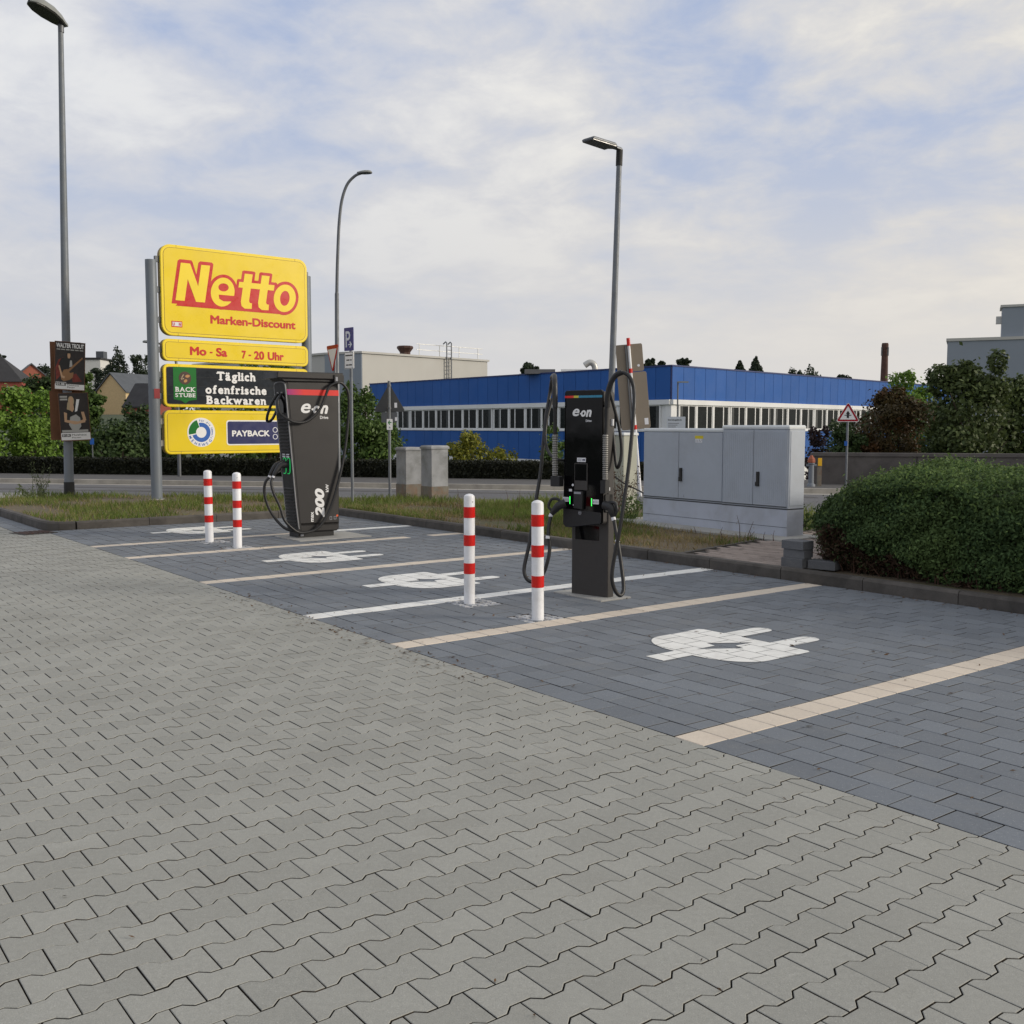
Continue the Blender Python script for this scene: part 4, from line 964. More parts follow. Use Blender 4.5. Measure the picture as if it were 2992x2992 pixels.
# ------------------------------------------------------------------ traffic signs
def tri(s_, up=True): h = s_ * .866; return [(-s_ / 2, 0), (s_ / 2, 0), (0, h)] if up else [(0, 0), (s_ / 2, h), (-s_ / 2, h)]
def rtri(s_, r, up=True):
    p = inset(tri(s_, up), r); out = []
    c = (sum(q[0] for q in p) / 3, sum(q[1] for q in p) / 3)
    for q in p:
        a = math.atan2(q[1] - c[1], q[0] - c[0]); out += [(q[0] + r * math.cos(a + dd), q[1] + r * math.sin(a + dd)) for dd in np.linspace(-1.05, 1.05, 5)]
    return out
ps = thing('parking_sign', 'blue parking sign with arrow above a small white plate', 'sign', (-3.20, 20.39, .09), R(-46))
MB().cyl(0, .05, -.1, 3.38, .030, n=14).build('post', 'galvanised', ps, smooth=True)
a_ = MB().prism(rrect(-.155, 2.99, .155, 3.44, .02), .012, 0, XZ).build('blue_plate', 'traffic_blue', ps)
text('letter', 'P', 'traffic_white', a_, (-.10, 3.06, .055, 3.37), -.001, .01)
decal('arrow', [[(-.02, 3.10), (.06, 3.10), (.03, 3.06), (.05, 3.045), (.115, 3.11), (.05, 3.175), (.03, 3.16), (.06, 3.12), (-.02, 3.12)]], 'traffic_white', a_, -.004)
b_ = MB().prism(rrect(-.155, 2.64, .155, 2.97, .015), .012, 0, XZ).build('text_plate', 'sign_white', ps)
decal('border', [rrect(-.148, 2.647, .148, 2.963, .012), rrect(-.140, 2.655, .140, 2.955, .01)], 'symbol_black', b_, -.001)
for zc, parts in ((2.90, ((-.12, .03), (.035, .12))), (2.81, ((-.085, .02), (.045, .09))), (2.715, ((-.10, -.01), (.0, .10)))):
    for p0, p1_ in parts: decal('print', [poly(p0, zc - .012, p1_, zc + .012)], 'symbol_black', b_, -.001)
ys = thing('yield_sign', 'red and white triangular yield sign behind the leaning grey charger', 'sign', (-3.63, 21.0, .09), R(-58))
MB().cyl(0, .05, -.1, 3.15, .03, n=12).build('post', 'galvanised', ys, smooth=True)
y_ = MB().prism([(x, z + 2.60) for x, z in rtri(.63, .03, False)], .01, 0, XZ).build('plate', 'traffic_red', ys); decal('face', [[(x, z + 2.675) for x, z in tri(.455, False)]], 'traffic_white', y_, -.001)
bs = thing('warning_sign', 'back of a dark triangular road sign on a steel post', 'sign', (-2.73, 23.06, .09), R(2))
MB().cyl(0, -.05, -.1, 2.52, .032, n=14).build('post', 'galvanised', bs, smooth=True)
MB().prism([(x, z + 1.84) for x, z in rtri(.72, .04)], .012, 0, XZ).build('plate', 'sign_back', bs)
for z in (1.92, 2.42): MB().cyl(0, -.05, z - .02, z + .02, .045, n=12).build('clamp', 'dull_pole', bs)
MB().prism(rrect(-.18, 1.60, .17, 1.83, .02), .012, 0, XZ).build('lower_plate', 'dull_pole', bs)
decal('sticker', [poly(.11, 1.93, .17, 2.04)], 'label_white', bs, -.001); decal('sticker', [poly(.12, 1.64, .17, 1.72)], 'label_white', bs, -.001)
ar = MB().prism(rrect(-.055, 1.44, .075, 1.68, .01), -.088, -.095, XZ).build('route_plate', 'sign_white', bs)
decal('arrow', [[(-.03, 1.60), (.005, 1.65), (.02, 1.64), (.002, 1.612), (.05, 1.612), (.05, 1.592), (.002, 1.592), (.02, 1.56), (.005, 1.55)]], 'sign_green', ar, -.096); decal('symbol', [tri(.05)[:1] + tri(.05)[1:]], 'label_grey', ar, -.096, .001, Matrix.Translation((.01, 0, 1.475)))
ws = thing('warning_sign', 'red bordered triangular priority sign on grey post by the wall', 'sign', (8.72, 26.9, .1), R(-16))
MB().cyl(0, .05, -.1, 1.75, .03, n=12).build('post', 'galvanised', ws, smooth=True)
w0 = MB().prism([(x, z + 1.64) for x, z in rtri(.60, .035)], .012, 0, XZ).build('plate', 'traffic_red', ws)
decal('edge', [[(x, z + 1.64) for x, z in rtri(.60, .035)], [(x, z + 1.652) for x, z in rtri(.565, .03)]], 'sign_white', w0, -.001)
decal('face', [[(x, z + 1.70) for x, z in tri(.40)]], 'sign_white', w0, -.002)
decal('symbol', [[(-.028, 1.73), (.0, 1.745), (.028, 1.73), (.028, 1.84), (.055, 1.84), (0, 1.93), (-.055, 1.84), (-.028, 1.84)]], 'symbol_black', w0, -.0045); decal('symbol', [poly(-.085, 1.80, .085, 1.822)], 'symbol_black', w0, -.006)
MB().box(-.07, .01, -.01, .04, 1.02, 1.14).build('blue_tag', 'sign_blue', ws)
ls = thing('leaning_sign', 'back of a tan two-part sign on a leaning red and white pole', 'sign', (2.98, 23.97, .09)); ls.rotation_euler = (0, R(-5.2), R(3))
MB().cyl(0, -.03, -.1, 3.52, .036, n=14).build('pole', 'bollard_white', ls, smooth=True)
for z0, z1 in ((3.38, 3.56), (2.76, 2.86), (1.46, 1.56)): MB().cyl(0, -.03, z0, z1, .042, n=14).build('red_band', 'bollard_red', ls, smooth=True)
MB().prism(rrect(-.30, 2.79, .32, 3.42, .04), .03, .015, XZ, .003).build('upper_plate', 'sign_back_tan', ls); MB().prism(rrect(-.31, 1.46, .37, 2.775, .05), .03, .015, XZ, .003).build('lower_plate', 'sign_back_tan', ls)
MB().box(-.09, -.055, -.06, .012, 1.5, 3.40).build('stiffener', 'dull_pole', ls)
decal('sticker', [poly(.24, 1.55, .33, 1.70)], 'label_white', ls, .014); decal('sticker', [circle(.2, 2.92, .03, 12)], 'label_white', ls, .014)
# small far sign and hydrant things by the wall
t = thing('blue_sign', 'tiny blue sign peeking from the shrubs right of the posters', 'sign', (-13.9, 34.2, -1.2)); MB().cyl(0, .02, -.6, 2.3, .02, n=8).build('post', 'dull_pole', t); MB().prism(rrect(-.07, 2.2, .06, 2.40, .01), .01, 0, XZ).build('plate', 'sign_blue', t)
t = thing('hydrant', 'grey hydrant post with a rusty red cap beside the wall end', 'hydrant', (7.60, 26.2, .1)); MB().lathe([(.11, -.05), (.10, .05), (.07, .08), (.065, .55), (.085, .57), (.085, .60)], 14).build('body', 'hydrant_grey', t, smooth=True); MB().lathe([(.09, .60), (.10, .63), (.09, .70), (.05, .75), (.03, .79)], 8).build('cap', 'hydrant_cap', t)
for s_ in (-1, 1): MB().tube([(s_ * .05, 0, .53), (s_ * .13, 0, .53)], .03, 8).build('outlet', 'hydrant_grey', t)
t = thing('marker_post', 'brown marker post with a small yellow plate by the wall', 'marker post', (7.84, 26.3, .1)); MB().box(-.06, .05, -.03, .03, -.05, .55).build('post', 'old_concrete_base', t); MB().box(-.055, .045, -.045, -.031, .52, .72).build('plate', 'marker_yellow', t)

# ------------------------------------------------------------------ cabinets
def old_cab(label, u, v, w_, d_, h_):
    x, y = w2(u, v); t = thing('junction_cabinet', label, 'cabinet', (x, y, .06), AZ, 'old concrete cabinets beside the road')
    MB().prism([(-w_ / 2, -d_ / 2), (w_ / 2, -d_ / 2), (w_ / 2, d_ / 2), (-w_ / 2, d_ / 2)], -.1, .30, XY).build('base', 'old_concrete_base', t)
    MB().prism(inset(poly(-w_ / 2, -d_ / 2, w_ / 2, d_ / 2), .008), .301, h_ - .07, XY).build('body', 'old_concrete', t)
    MB().prism(inset(poly(-w_ / 2, -d_ / 2, w_ / 2, d_ / 2), -.015), h_ - .069, h_, XY, .03).build('lid', 'old_concrete', t)
    MB().box(-w_ / 2 - .002, -w_ / 2 + .01, -d_ / 2 + .04, d_ / 2 - .04, .33, h_ - .10).build('door', 'old_concrete', t)
    return t
old_cab('weathered narrow concrete cabinet, left of the pair by the road', -19.20, 11.86, .42, .40, 1.10)
old_cab('weathered concrete cabinet with rust-stained foot, right of the pair', -18.16, 11.85, .42, .42, 1.15)
bc = thing('junction_cabinet', 'pale green-beige cabinet behind the black charger and dead shrub', 'cabinet', (1.97, 18.72, .08), AZ); MB().prism(rrect(-.25, -.17, .25, .17, .015, 2), -.1, 1.37, XY, .01).build('body', 'beige_cab', bc); MB().prism(rrect(-.27, -.19, .27, .19, .015, 2), 1.371, 1.42, XY, .015).build('lid', 'cab_top', bc)
struct(MB().prism([rot2(p, R(-55.3)) for p in [(-.5, -.42), (3.15, -.42), (3.15, .45), (-.5, .45)]], .05, .128, XY, .008).build('cabinet_plinth', 'pad_concrete', None, (2.07, 16.25, 0)))
def grey_cab(label, x, y, L, h_, dep, rz, split, handle_x, ridged):
    t = thing('utility_cabinet', label, 'cabinet', (x, y, .128), rz)
    MB().box(.006, L - .006, -.004, dep, 0, .355).build('base', 'cab_base', t)
    MB().box(.003, L - .003, -.0065, -.0035, .115, .120).build('base_seam', 'cab_seam', t)
    MB().box(.01, L - .01, .004, dep - .004, .356, .372).build('shadow_gap', 'cab_seam', t)
    MB().prism(rrect(0, 0, L, dep, .02, 3), .373, h_ - .05, XY).build('body', 'cab_grey', t)
    MB().prism(rrect(-.008, -.018, L + .008, dep + .008, .02, 3), h_ - .0495, h_, XY, .02).build('lid', 'cab_top', t)
    z0, z1 = .40, h_ - .065
    for a, b in ((.02, split - .004), (split + .004, L - .02)):
        dr = MB().prism(poly(a, z0, b, z1), .0, -.014, XZ, .004).build('door', 'cab_grey', t)
        if ridged:
            rb = MB()
            n = int((b - a) / .034)
            for k in range(n):
                xx = a + (k + .5) * (b - a) / n; rb.box(xx - .006, xx + .006, -.017, -.0135, z0 + .03, z1 - .03)
            rb.build('ribbing', 'cab_grey', dr)
        MB().box(a - .004, b + .004, -.012, -.001, z0 - .010, z0 - .003).build('door_seam', 'cab_seam', dr)
        if a > .1:
            hd_ = MB().prism(rrect(handle_x, .66, handle_x + .045, .86, .008), -.014, -.045, XZ, .006).build('handle', 'black_band', dr)
            MB().prism(rrect(handle_x - .02, .66, handle_x + .04, .72, .008), -.0142, -.04, XZ, .006).build('lock', 'black_band', dr)
    MB().box(split - .0038, split + .0038, -.006, -.001, z0, z1).build('door_gap', 'cab_seam', t)
    e = MB().prism(poly(.03, .41, dep - .03, h_ - .085), L - .001, L + .006, lambda p, q, h: (h, p, q), .003).build('side_panel', 'cab_grey', t)
    return t
ga = grey_cab('grey two-door utility cabinet with a yellow sticker, left of the pair', 2.07, 16.25, 1.715, 1.455, .32, R(-55.3), .80, .84, False)
decal('sticker', [poly(1.14, 1.30, 1.31, 1.345)], 'sticker_yellow', ga, -.0145); decal('sticker', [poly(1.15, 1.245, 1.29, 1.298)], 'label_white', ga, -.0145)
for k, (a, b) in enumerate(((0, .3), (.25, -.2), (.5, .35), (.75, 0))): decal('handwriting', [[(1.165 + .03 * k, 1.252), (1.171 + .03 * k, 1.252), (1.171 + .03 * k + a * .02, 1.29), (1.165 + .03 * k + a * .02, 1.29)]], 'symbol_black', ga, -.0168, .001)
decal('pictogram', [[(.90, .425), (.94, .425), (.925, .435), (.925, .46), (.915, .46), (.915, .435)]], 'label_grey', ga, -.0145)
fx_, fy_ = 2.07 + 1.72 * math.cos(R(-55.3)), 16.25 + 1.72 * math.sin(R(-55.3))
gb = grey_cab('blue-grey ribbed two-door utility cabinet nearest the hedge', fx_ - .03, fy_ - .02, 1.19, 1.50, .34, R(-54.3), .585, .66, True)
# loose cable to the cabinet
tag(MB().tube([(1.72, 17.9, .78), (1.85, 17.85, .69), (1.97, 17.8, .61), (2.12, 17.2, .54), (2.26, 16.6, .45)], .014, 8, smooth_n=4).build('cable', 'rubber', smooth=True), 'dark cable sagging between the beige and the grey cabinets', 'cable')
# stack of loose paving blocks by the hedge
bx, by = 3.05, 10.98
def pblock(label, dx, dy, z, rz, l=.24, w__=.16, h__=.095):
    return tag(MB().prism(poly(-l / 2, -w__ / 2, l / 2, w__ / 2), 0, h__, XY, .005).build('paving_block', 'block_stone', None, (bx + dx, by + dy, z), rz), label, 'paving block', 'loose paving blocks by the hedge')
pblock('pale-faced grey block at the bottom of the small stack by the hedge', .0, .0, .110, R(-48), .26, .18, .10)
pblock('grey block in the middle of the small stack by the hedge', .02, .01, .212, R(-46), .25, .18, .09)
pblock('grey block on top of the small stack by the hedge', .01, .005, .304, R(-50), .27, .19, .09)
pblock('single grey block lying right of the small stack under the hedge', .25, -.17, .110, R(-40), .30, .16, .09)
# drain cover
dx_, dy_ = w2(-16.62, 3.66); t = thing('drain_grate', 'rusty iron drain grate at the kerb corner', 'drain', (dx_, dy_, .004), AZ + .25)
MB().prism(poly(-.25, -.25, .25, .25), -.02, .004, XY, .003).build('frame', 'iron', t)
for k in range(6): MB().box(-.2, .2, -.2 + k * .075, -.165 + k * .075, .0045, .012).build('bar', 'rust_brown', t)

# ------------------------------------------------------------------ buildings
def frame_fn(p0, ang): return (p0[0], p0[1], 0), ang
bb = thing('office_building', 'low blue and white office building across the road', 'building', (7.26, 47.4, -1.85))
ZB = 1.85
def facade(root, ang, L, win_pitch, flip, p_off=(0, 0)):
    """wall along +x of a frame turned by ang at the corner; outside is -y (flip: +y)"""
    f = -1 if not flip else 1
    Rm = Matrix.Rotation(ang, 4, 'Z')
    def put(o): o.rotation_euler = (0, 0, ang); return o
    yo = lambda a: f * a
    def bx_(x0, x1, o0, o1, z0, z1): return MB().box(x0, x1, min(yo(o0), yo(o1)), max(yo(o0), yo(o1)), z0 + ZB, z1 + ZB)
    put(bx_(0, L, -.30, -.02, -1.85, 4.30).build('wall', 'bld_white', root))
    n = round(L / .92); pw = L / n
    up = bx_(.012, pw - .012, -.02, .055, 2.86, 4.36).mesh('blue_panel', 'blue_panel'); lw = bx_(.012, pw - .012, -.02, .05, -.12, 1.38).mesh('blue_panel', 'blue_panel')
    for k in range(n):
        q = Rm @ Vector((k * pw, 0, 0))
        put(link('blue_panel', up, root, q)); put(link('blue_panel', lw, root, q))
    put(bx_(-.02, L, -.02, .04, 2.88, 4.34).build('panel_backing', 'blue_trim', root)); put(bx_(0, L, -.02, .035, -.11, 1.37).build('panel_backing', 'blue_trim', root))
    put(bx_(-.05, L + .02, -.35, .085, 4.362, 4.43).build('roof_edge', 'blue_trim', root))
    put(bx_(0, L - .1, -.02, .13, 2.63, 2.855).build('awning_box', 'bld_white', root)); put(bx_(0, L, -.02, .09, 1.385, 1.45).build('sill', 'bld_white', root))
    put(bx_(0, L, -.02, .06, -.34, -.125).build('plinth_band', 'bld_white', root))
    n = int((L - .8) / win_pitch)
    for k in range(n):
        x = .6 + k * win_pitch + (.10 if (k // 3) % 2 else 0); w1 = win_pitch - .10
        o = bx_(0, w1, -.02, .05, 1.452, 2.628)
        q = Rm @ Vector((x, 0, 0)); wn = put(link('window', o.mesh('window', 'bld_white'), root, q))
        s0 = w1 * (.62 if (k * 7 + 3) % 5 < 3 else .54)
        for (a, b) in ((.09, s0), (s0 + .09, w1 - .06)):
            link('pane', bx_(a, b, .045, .056, 1.53, 2.57).mesh('pane', 'window_glass'), wn)
            if (k * 5 + int(a * 10)) % 3 == 0: link('curtain', bx_(a + .02, a + (b - a) * .3, .0565, .058, 1.54, 2.56).mesh('curtain', 'curtain'), wn)
        link('post', bx_(w1 + .015, w1 + .085, -.02, .07, 1.452, 2.628).mesh('post', 'bld_white'), wn)
    for k in range(int(L / 1.6)):
        x = .6 + k * 1.6
        put(link('basement_window', bx_(0, .75, -.02, .045, -1.0, -.36).mesh('basement_window', 'window_glass'), root, Rm @ Vector((x, 0, 0))))
LL, LR = 26.8, 34.0
facade(bb, R(128.3), LL, 1.42, True)
facade(bb, R(46.7), LR, 1.46, False)
c0 = Vector((0, 0)); e1 = Vector((math.cos(R(128.3)), math.sin(R(128.3)))) * LL; e2 = Vector((math.cos(R(46.7)), math.sin(R(46.7)))) * LR
nrm_in = Vector((0, 1)) * .15
MB().prism([(0, .12), tuple(e2 + Vector((-.1, .1))), tuple(e1 + e2), tuple(e1 + Vector((.1, .1)))], 4.20 + ZB, 4.39 + ZB, XY).build('roof', 'roof_felt', bb)
gv = MB().tube([(-2.96, 6.6, 4.35 + ZB), (-2.96, 6.6, 4.65 + ZB), (-3.05, 6.6, 4.86 + ZB), (-3.25, 6.6, 4.93 + ZB), (-3.5, 6.6, 4.78 + ZB)], .16, 12, smooth_n=4).build('vent_pipe', 'alu_vent', bb, smooth=True)
MB().box(-6.6, -5.0, 7.2, 8.0, 4.38 + ZB, 4.62 + ZB).build('roof_hatch', 'roof_felt', bb); MB().box(-4.6, 1.5, 9.0, 9.3, 4.38 + ZB, 4.72 + ZB).build('parapet', 'bld_white', bb)
MB().tube([(.25, -.35, 1.2 + ZB), (.25, -.35, 3.62 + ZB)], .035, 8).build('wall_lamp_post', 'dull_pole', bb); MB().box(.22, .72, -.42, -.28, 3.60 + ZB, 3.66 + ZB).build('wall_lamp', 'head_grey', bb)
ib = thing('information_board', 'small pale information board in front of the blue building', 'sign', (6.33, 40, -1.8), R(-10)); MB().box(-.36, .36, 0, .03, 3.25, 3.80).build('board', 'traffic_white', ib); MB().cyl(0, .06, 0, 3.2, .04, n=8).build('post', 'dull_pole', ib)
text('lettering', 'Betriebsgelände', 'symbol_black', ib, (-.30, 3.63, .22, 3.71), -.001, .01)
for k in range(3): decal('print', [poly(-.30, 3.53 - k * .07, .12 - .06 * k, 3.56 - k * .07)], 'label_grey', ib, -.001)

wb = thing('warehouse', 'windowless pale flat-roofed hall behind the blue building', 'building', (-10.84, 75, -1.85))
e1 = Vector((8.82, 9.6)); e2 = Vector((-2.9, 1.6))
fl_ = [(0, 0), tuple(e1), tuple(e1 + Vector((-14, 14))), tuple(e2 + Vector((-14, 14))), tuple(e2)]
MB().prism(fl_, 0, 8.72, XY).build('wall', 'bld_beige', wb)
MB().prism([(-.04, -.05), (.03, -.02), tuple(e2 + Vector((.02, -.06))), tuple(e2 + Vector((-.06, -.06)))], .1, 8.70, XY).build('shaded_wall_skin', 'bld_grey', wb)  # grey skin over the left face, its shade put into the colour
MB().prism(inset(fl_, -.12), 8.721, 8.87, XY).build('roof_edge', 'bld_beige', wb)
MB().lathe([(.40, 8.87), (.40, 9.05), (.62, 9.35), (.62, 9.45), (.55, 9.52)], 8, 0, 2.75, 3.6).build('roof_vent', 'rust_brown', wb)
rl = MB()
for k in range(4): rl.tube([(3.7 + k * 1.45, 5.0 + k * 1.58, 8.85), (3.7 + k * 1.45, 5.0 + k * 1.58, 9.8)], .03, 6)
for z in (9.35, 9.78): rl.tube([(3.5, 4.8, z), (8.4, 10.1, z)], .025, 6)
rl.build('railing', 'alu_vent', wb)
ldm = MB()
for s_ in (0, .5): ldm.tube([(5.75 + s_ * .68, 6.0 + s_ * .73, 6.9), (5.75 + s_ * .68, 6.0 + s_ * .73, 9.95), (5.65 + s_ * .68, 6.25 + s_ * .73, 10.05), (5.45 + s_ * .68, 6.5 + s_ * .73, 9.9)], .05, 6)
for k in range(10): ldm.tube([(5.75, 6.0, 7.0 + k * .3), (6.09, 6.365, 7.0 + k * .3)], .025, 6)
ldm.build('ladder', 'dull_pole', wb)
gbld = thing('factory_building', 'grey-blue factory hall with a roof tower at far right', 'building', (37.6, 90, -1.85), R(-24))
MB().box(0, 22, 0, 16, 0, 10.85).build('wall', 'bld_grey', gbld); MB().box(-.1, 22.1, -.1, 16.1, 10.851, 11.1).build('roof_edge', 'bld_beige', gbld)
MB().box(4.2, 5.9, .3, 3.5, 11.1, 13.6).build('tower', 'bld_grey', gbld); MB().box(5.901, 9, .3, 3.5, 11.1, 13.6).build('tower', 'alu_vent', gbld); MB().box(4.05, 9.1, .2, 3.6, 13.601, 13.8).build('tower_roof', 'bld_beige', gbld); MB().box(3.75, 4.199, .8, 1.6, 12.3, 12.9).build('roof_vent', 'alu_vent', gbld)
ch = thing('chimney', 'tall dark red brick chimney with antennas behind the blue roof', 'chimney', (89.5, 250, -1.85)); MB().lathe([(1.15, 0), (.72, 22.0), (.80, 22.3), (.80, 23.2), (.70, 23.6)], 16).build('shaft', 'chimney_brick', ch)
for a in range(4): MB().box(1.0 * math.cos(a * 1.57 + .4) - .12, 1.0 * math.cos(a * 1.57 + .4) + .12, 1.0 * math.sin(a * 1.57 + .4) - .12, 1.0 * math.sin(a * 1.57 + .4) + .12, 20.6, 22.6).build('antenna', 'dull_pole', ch)

def house(name, label, x, y, z, rz, L, D, wall_h, roof_h, wallm, roofm, gable_side=False, wins=(), hip=0.0):
    t = thing(name, label, 'house', (x, y, z), rz)
    MB().box(-L / 2, L / 2, -D / 2, D / 2, -6, wall_h).build('wall', wallm, t)
    ov = .4; a = L / 2 + ov; b = D / 2 + ov; rdg = L / 2 - hip
    if hip:
        MB().add([(-a, -b, wall_h + .01), (a, -b, wall_h + .01), (a, b, wall_h + .01), (-a, b, wall_h + .01), (-rdg, 0, wall_h + roof_h), (rdg, 0, wall_h + roof_h)], [(0, 1, 5, 4), (2, 3, 4, 5), (0, 4, 3), (1, 2, 5), (3, 2, 1, 0)]).build('roof', roofm, t)
    else:
        zt = wall_h + roof_h; ze = wall_h - roof_h * ov / (D / 2)
        MB().prism([(-b, ze), (0, zt), (b, ze), (b, ze + .3), (0, zt + .32), (-b, ze + .3)], -a, a, YZ).build('roof', roofm, t)
        MB().prism([(-D / 2, wall_h), (D / 2, wall_h), (0, zt - .02)], -L / 2, L / 2, YZ).build('gable', wallm, t)
    for (wx, wz, ww, wh) in wins:
        f = MB().box(wx - ww / 2 - .18, wx + ww / 2 + .18, -D / 2 - .06, -D / 2 + .02, wz - .18, wz + wh + .18).build('window', 'house_white', t)
        MB().box(wx - ww / 2, wx - .06, -D / 2 - .08, -D / 2 - .061, wz, wz + wh).build('pane', 'window_glass', f); MB().box(wx + .06, wx + ww / 2, -D / 2 - .08, -D / 2 - .061, wz, wz + wh).build('pane', 'window_glass', f)
    return t
K = 3.0
h1 = house('town_house', 'red house with white windows and steep dark roof at the left edge', -111.0, 225, 5.6, R(8), 12, 10, 5.4, 5.6, 'house_red', 'roof_dark', wins=((-3.2, 2.5, 1.3, 1.7), (.2, 2.5, 1.3, 1.7), (3.8, 2.5, 1.3, 1.7)), hip=5.4)
h2 = house('town_house', 'house with orange-red side wall and tilted dark roof', -116.0, 250, 7.6, R(-60), 8.5, 9, 4.6, 4.0, 'house_orange', 'roof_slate')
h3 = house('town_house', 'cream gabled house with blue-grey slate roof and dormer', -89.5, 244, 6.0, R(68), 13, 8.4, 3.6, 4.0, 'house_cream', 'roof_slate')
dm = MB().box(-1.0, 1.4, -4.7, -1.6, 3.9, 5.6).build('dormer', 'roof_slate', h3); MB().box(-.8, 1.2, -4.78, -4.701, 4.05, 5.45).build('dormer_window', 'house_white', h3)
for a, b in ((-.6, .1), (.3, 1.0)): MB().box(a, b, -4.82, -4.781, 4.2, 5.3).build('pane', 'window_glass', h3)
h4 = house('town_house', 'red house with dark roof half hidden by the sign post', -77.7, 225, 1.6, R(-20), 9, 8, 4.4, 4.6, 'house_red', 'roof_dark', wins=((2.6, 1.8, 1.1, 1.5),))
h5 = thing('flat_roof_house', 'white flat-roofed building on the hill behind the trees', 'house', (-126.0, 310, 6)); MB().box(-5, 3.2, 0, 10, -4, 15.4).build('wall', 'house_white', h5); MB().box(-5.3, 3.5, -.3, 10.3, 15.41, 16.0).build('roof', 'roof_dark', h5); MB().box(1.2, 3.4, 2, 5, 16.01, 18.0).build('roof_tower', 'roof_slate', h5)

# concrete wall across the road on the right
t = thing('garden_wall', 'dark weathered concrete wall below the bushes on the right', 'wall', (7.98, 27.35, 0), math.atan2(-.2, 1))
for k in range(7):
    MB().box(k * 2.6 + .01, k * 2.6 + 2.59, 0, .22, -.2, .84).build('wall_section', 'wall_grey', t)
MB().box(-.05, 18.3, -.04, .26, .841, .93).build('coping', 'wall_grey', t)

# ------------------------------------------------------------------ vegetation
def leaves(P, N, size, aspect=.6, tilt=.9, seed=0):
    """a small folded leaf (2 triangles as a quad) at every point, roughly facing N"""
    r = np.random.default_rng(seed); n = len(P)
    N = N + r.normal(0, tilt, (n, 3)); N /= np.linalg.norm(N, axis=1)[:, None] + 1e-9
    A = np.cross(N, r.normal(0, 1, (n, 3))); A /= np.linalg.norm(A, axis=1)[:, None] + 1e-9; B = np.cross(N, A)
    s = size * r.uniform(.6, 1.35, (n, 1))
    v = np.stack([P - A * s * .5, P - B * s * aspect * .5 + N * s * .06, P + A * s * .5, P + B * s * aspect * .5 + N * s * .06], 1).reshape(-1, 3)
    return v, np.arange(n * 4).reshape(n, 4)
def crown(rng, lobes, n, size, inner=.25):
    ctr = np.array([l[0] for l in lobes]); rad = np.array([l[1] for l in lobes]); wts = (rad.prod(1)) ** (2 / 3); wts /= wts.sum()
    idx = rng.choice(len(lobes), n, p=wts); D = rng.normal(0, 1, (n, 3)); D /= np.linalg.norm(D, axis=1)[:, None]
    k = rng.uniform(inner, 1, n) ** .45; bump = 1 + rng.normal(0, .12, n)
    P = ctr[idx] + D * rad[idx] * (k * bump)[:, None]; return P, D + np.array([0, 0, .35])
def tree(name, label, x, y, z0, ztop, wdt, kind, seed, n=3000, leaf=.2, group=None, conifer=False, lowest=.15, high=False):
    rng = np.random.default_rng(seed); t = thing(name, label, 'shrub' if name == 'shrub' else 'tree', (x, y, z0), 0, group)
    H_ = ztop - z0; r = wdt / 2; lobes = []; C0 = max(0, H_ - 2.6 * r) if high else 0; HC = H_ - C0
    if conifer:
        for k in range(9):
            f = k / 8; lobes.append(((rng.normal(0, .06 * r), rng.normal(0, .06 * r), C0 + HC * (.2 + .74 * f)), (r * (1 - .85 * f), r * (1 - .85 * f), HC * .09)))
    else:
        lobes.append(((0, 0, C0 + HC * (.5 + lowest * .4)), (r * (.5 if high else .72), r * (.5 if high else .72), HC * (.40 - lowest * .3))))
        for k in range(15):
            a = rng.uniform(0, 2 * math.pi); f = rng.uniform(lowest, .93); rr = r * math.sqrt(max(.05, 1 - (2 * f - 1.05) ** 2)) * (rng.uniform(.3, 1.1) if high else rng.uniform(.45, .78))
            s_ = r * (rng.uniform(.14, .36) if high else rng.uniform(.26, .46)); lobes.append(((rr * math.cos(a), rr * math.sin(a), C0 + HC * f), (s_, s_, s_ * rng.uniform(.6, .95))))
        for k in range(5):
            a = rng.uniform(0, 2 * math.pi); s_ = r * rng.uniform(.14, .22); q = r * rng.uniform(0, .55)
            lobes.append(((q * math.cos(a), q * math.sin(a), C0 + HC * rng.uniform(.88, 1.0) - s_ * .6), (s_, s_, s_ * 1.3)))
    P, N = crown(rng, lobes, n, leaf)
    P[:, 2] = np.maximum(P[:, 2], .05)
    v, f = leaves(P, N, leaf, .62, .8, seed); link('crown', npmesh('crown', v, f, kind), t)
    mb = MB(); tr = max(.04, r * .07); mb.tube([(0, 0, -.3), (0, 0, H_ * .3), (r * .05, 0, H_ * .8)], [tr, tr * .8, tr * .25], 8)
    for k in range(6):
        a = rng.uniform(0, 6.28); f = rng.uniform(.15, .5); L = r * rng.uniform(.5, .85)
        mb.tube([(0, 0, H_ * f), (L * .5 * math.cos(a), L * .5 * math.sin(a), H_ * (f + .15)), (L * math.cos(a), L * math.sin(a), H_ * (f + .28))], [tr * .5, tr * .3, tr * .1], 6)
    mb.build('trunk', 'bark', t, smooth=True); return t
def gz(x, y): return terrain(x, y)
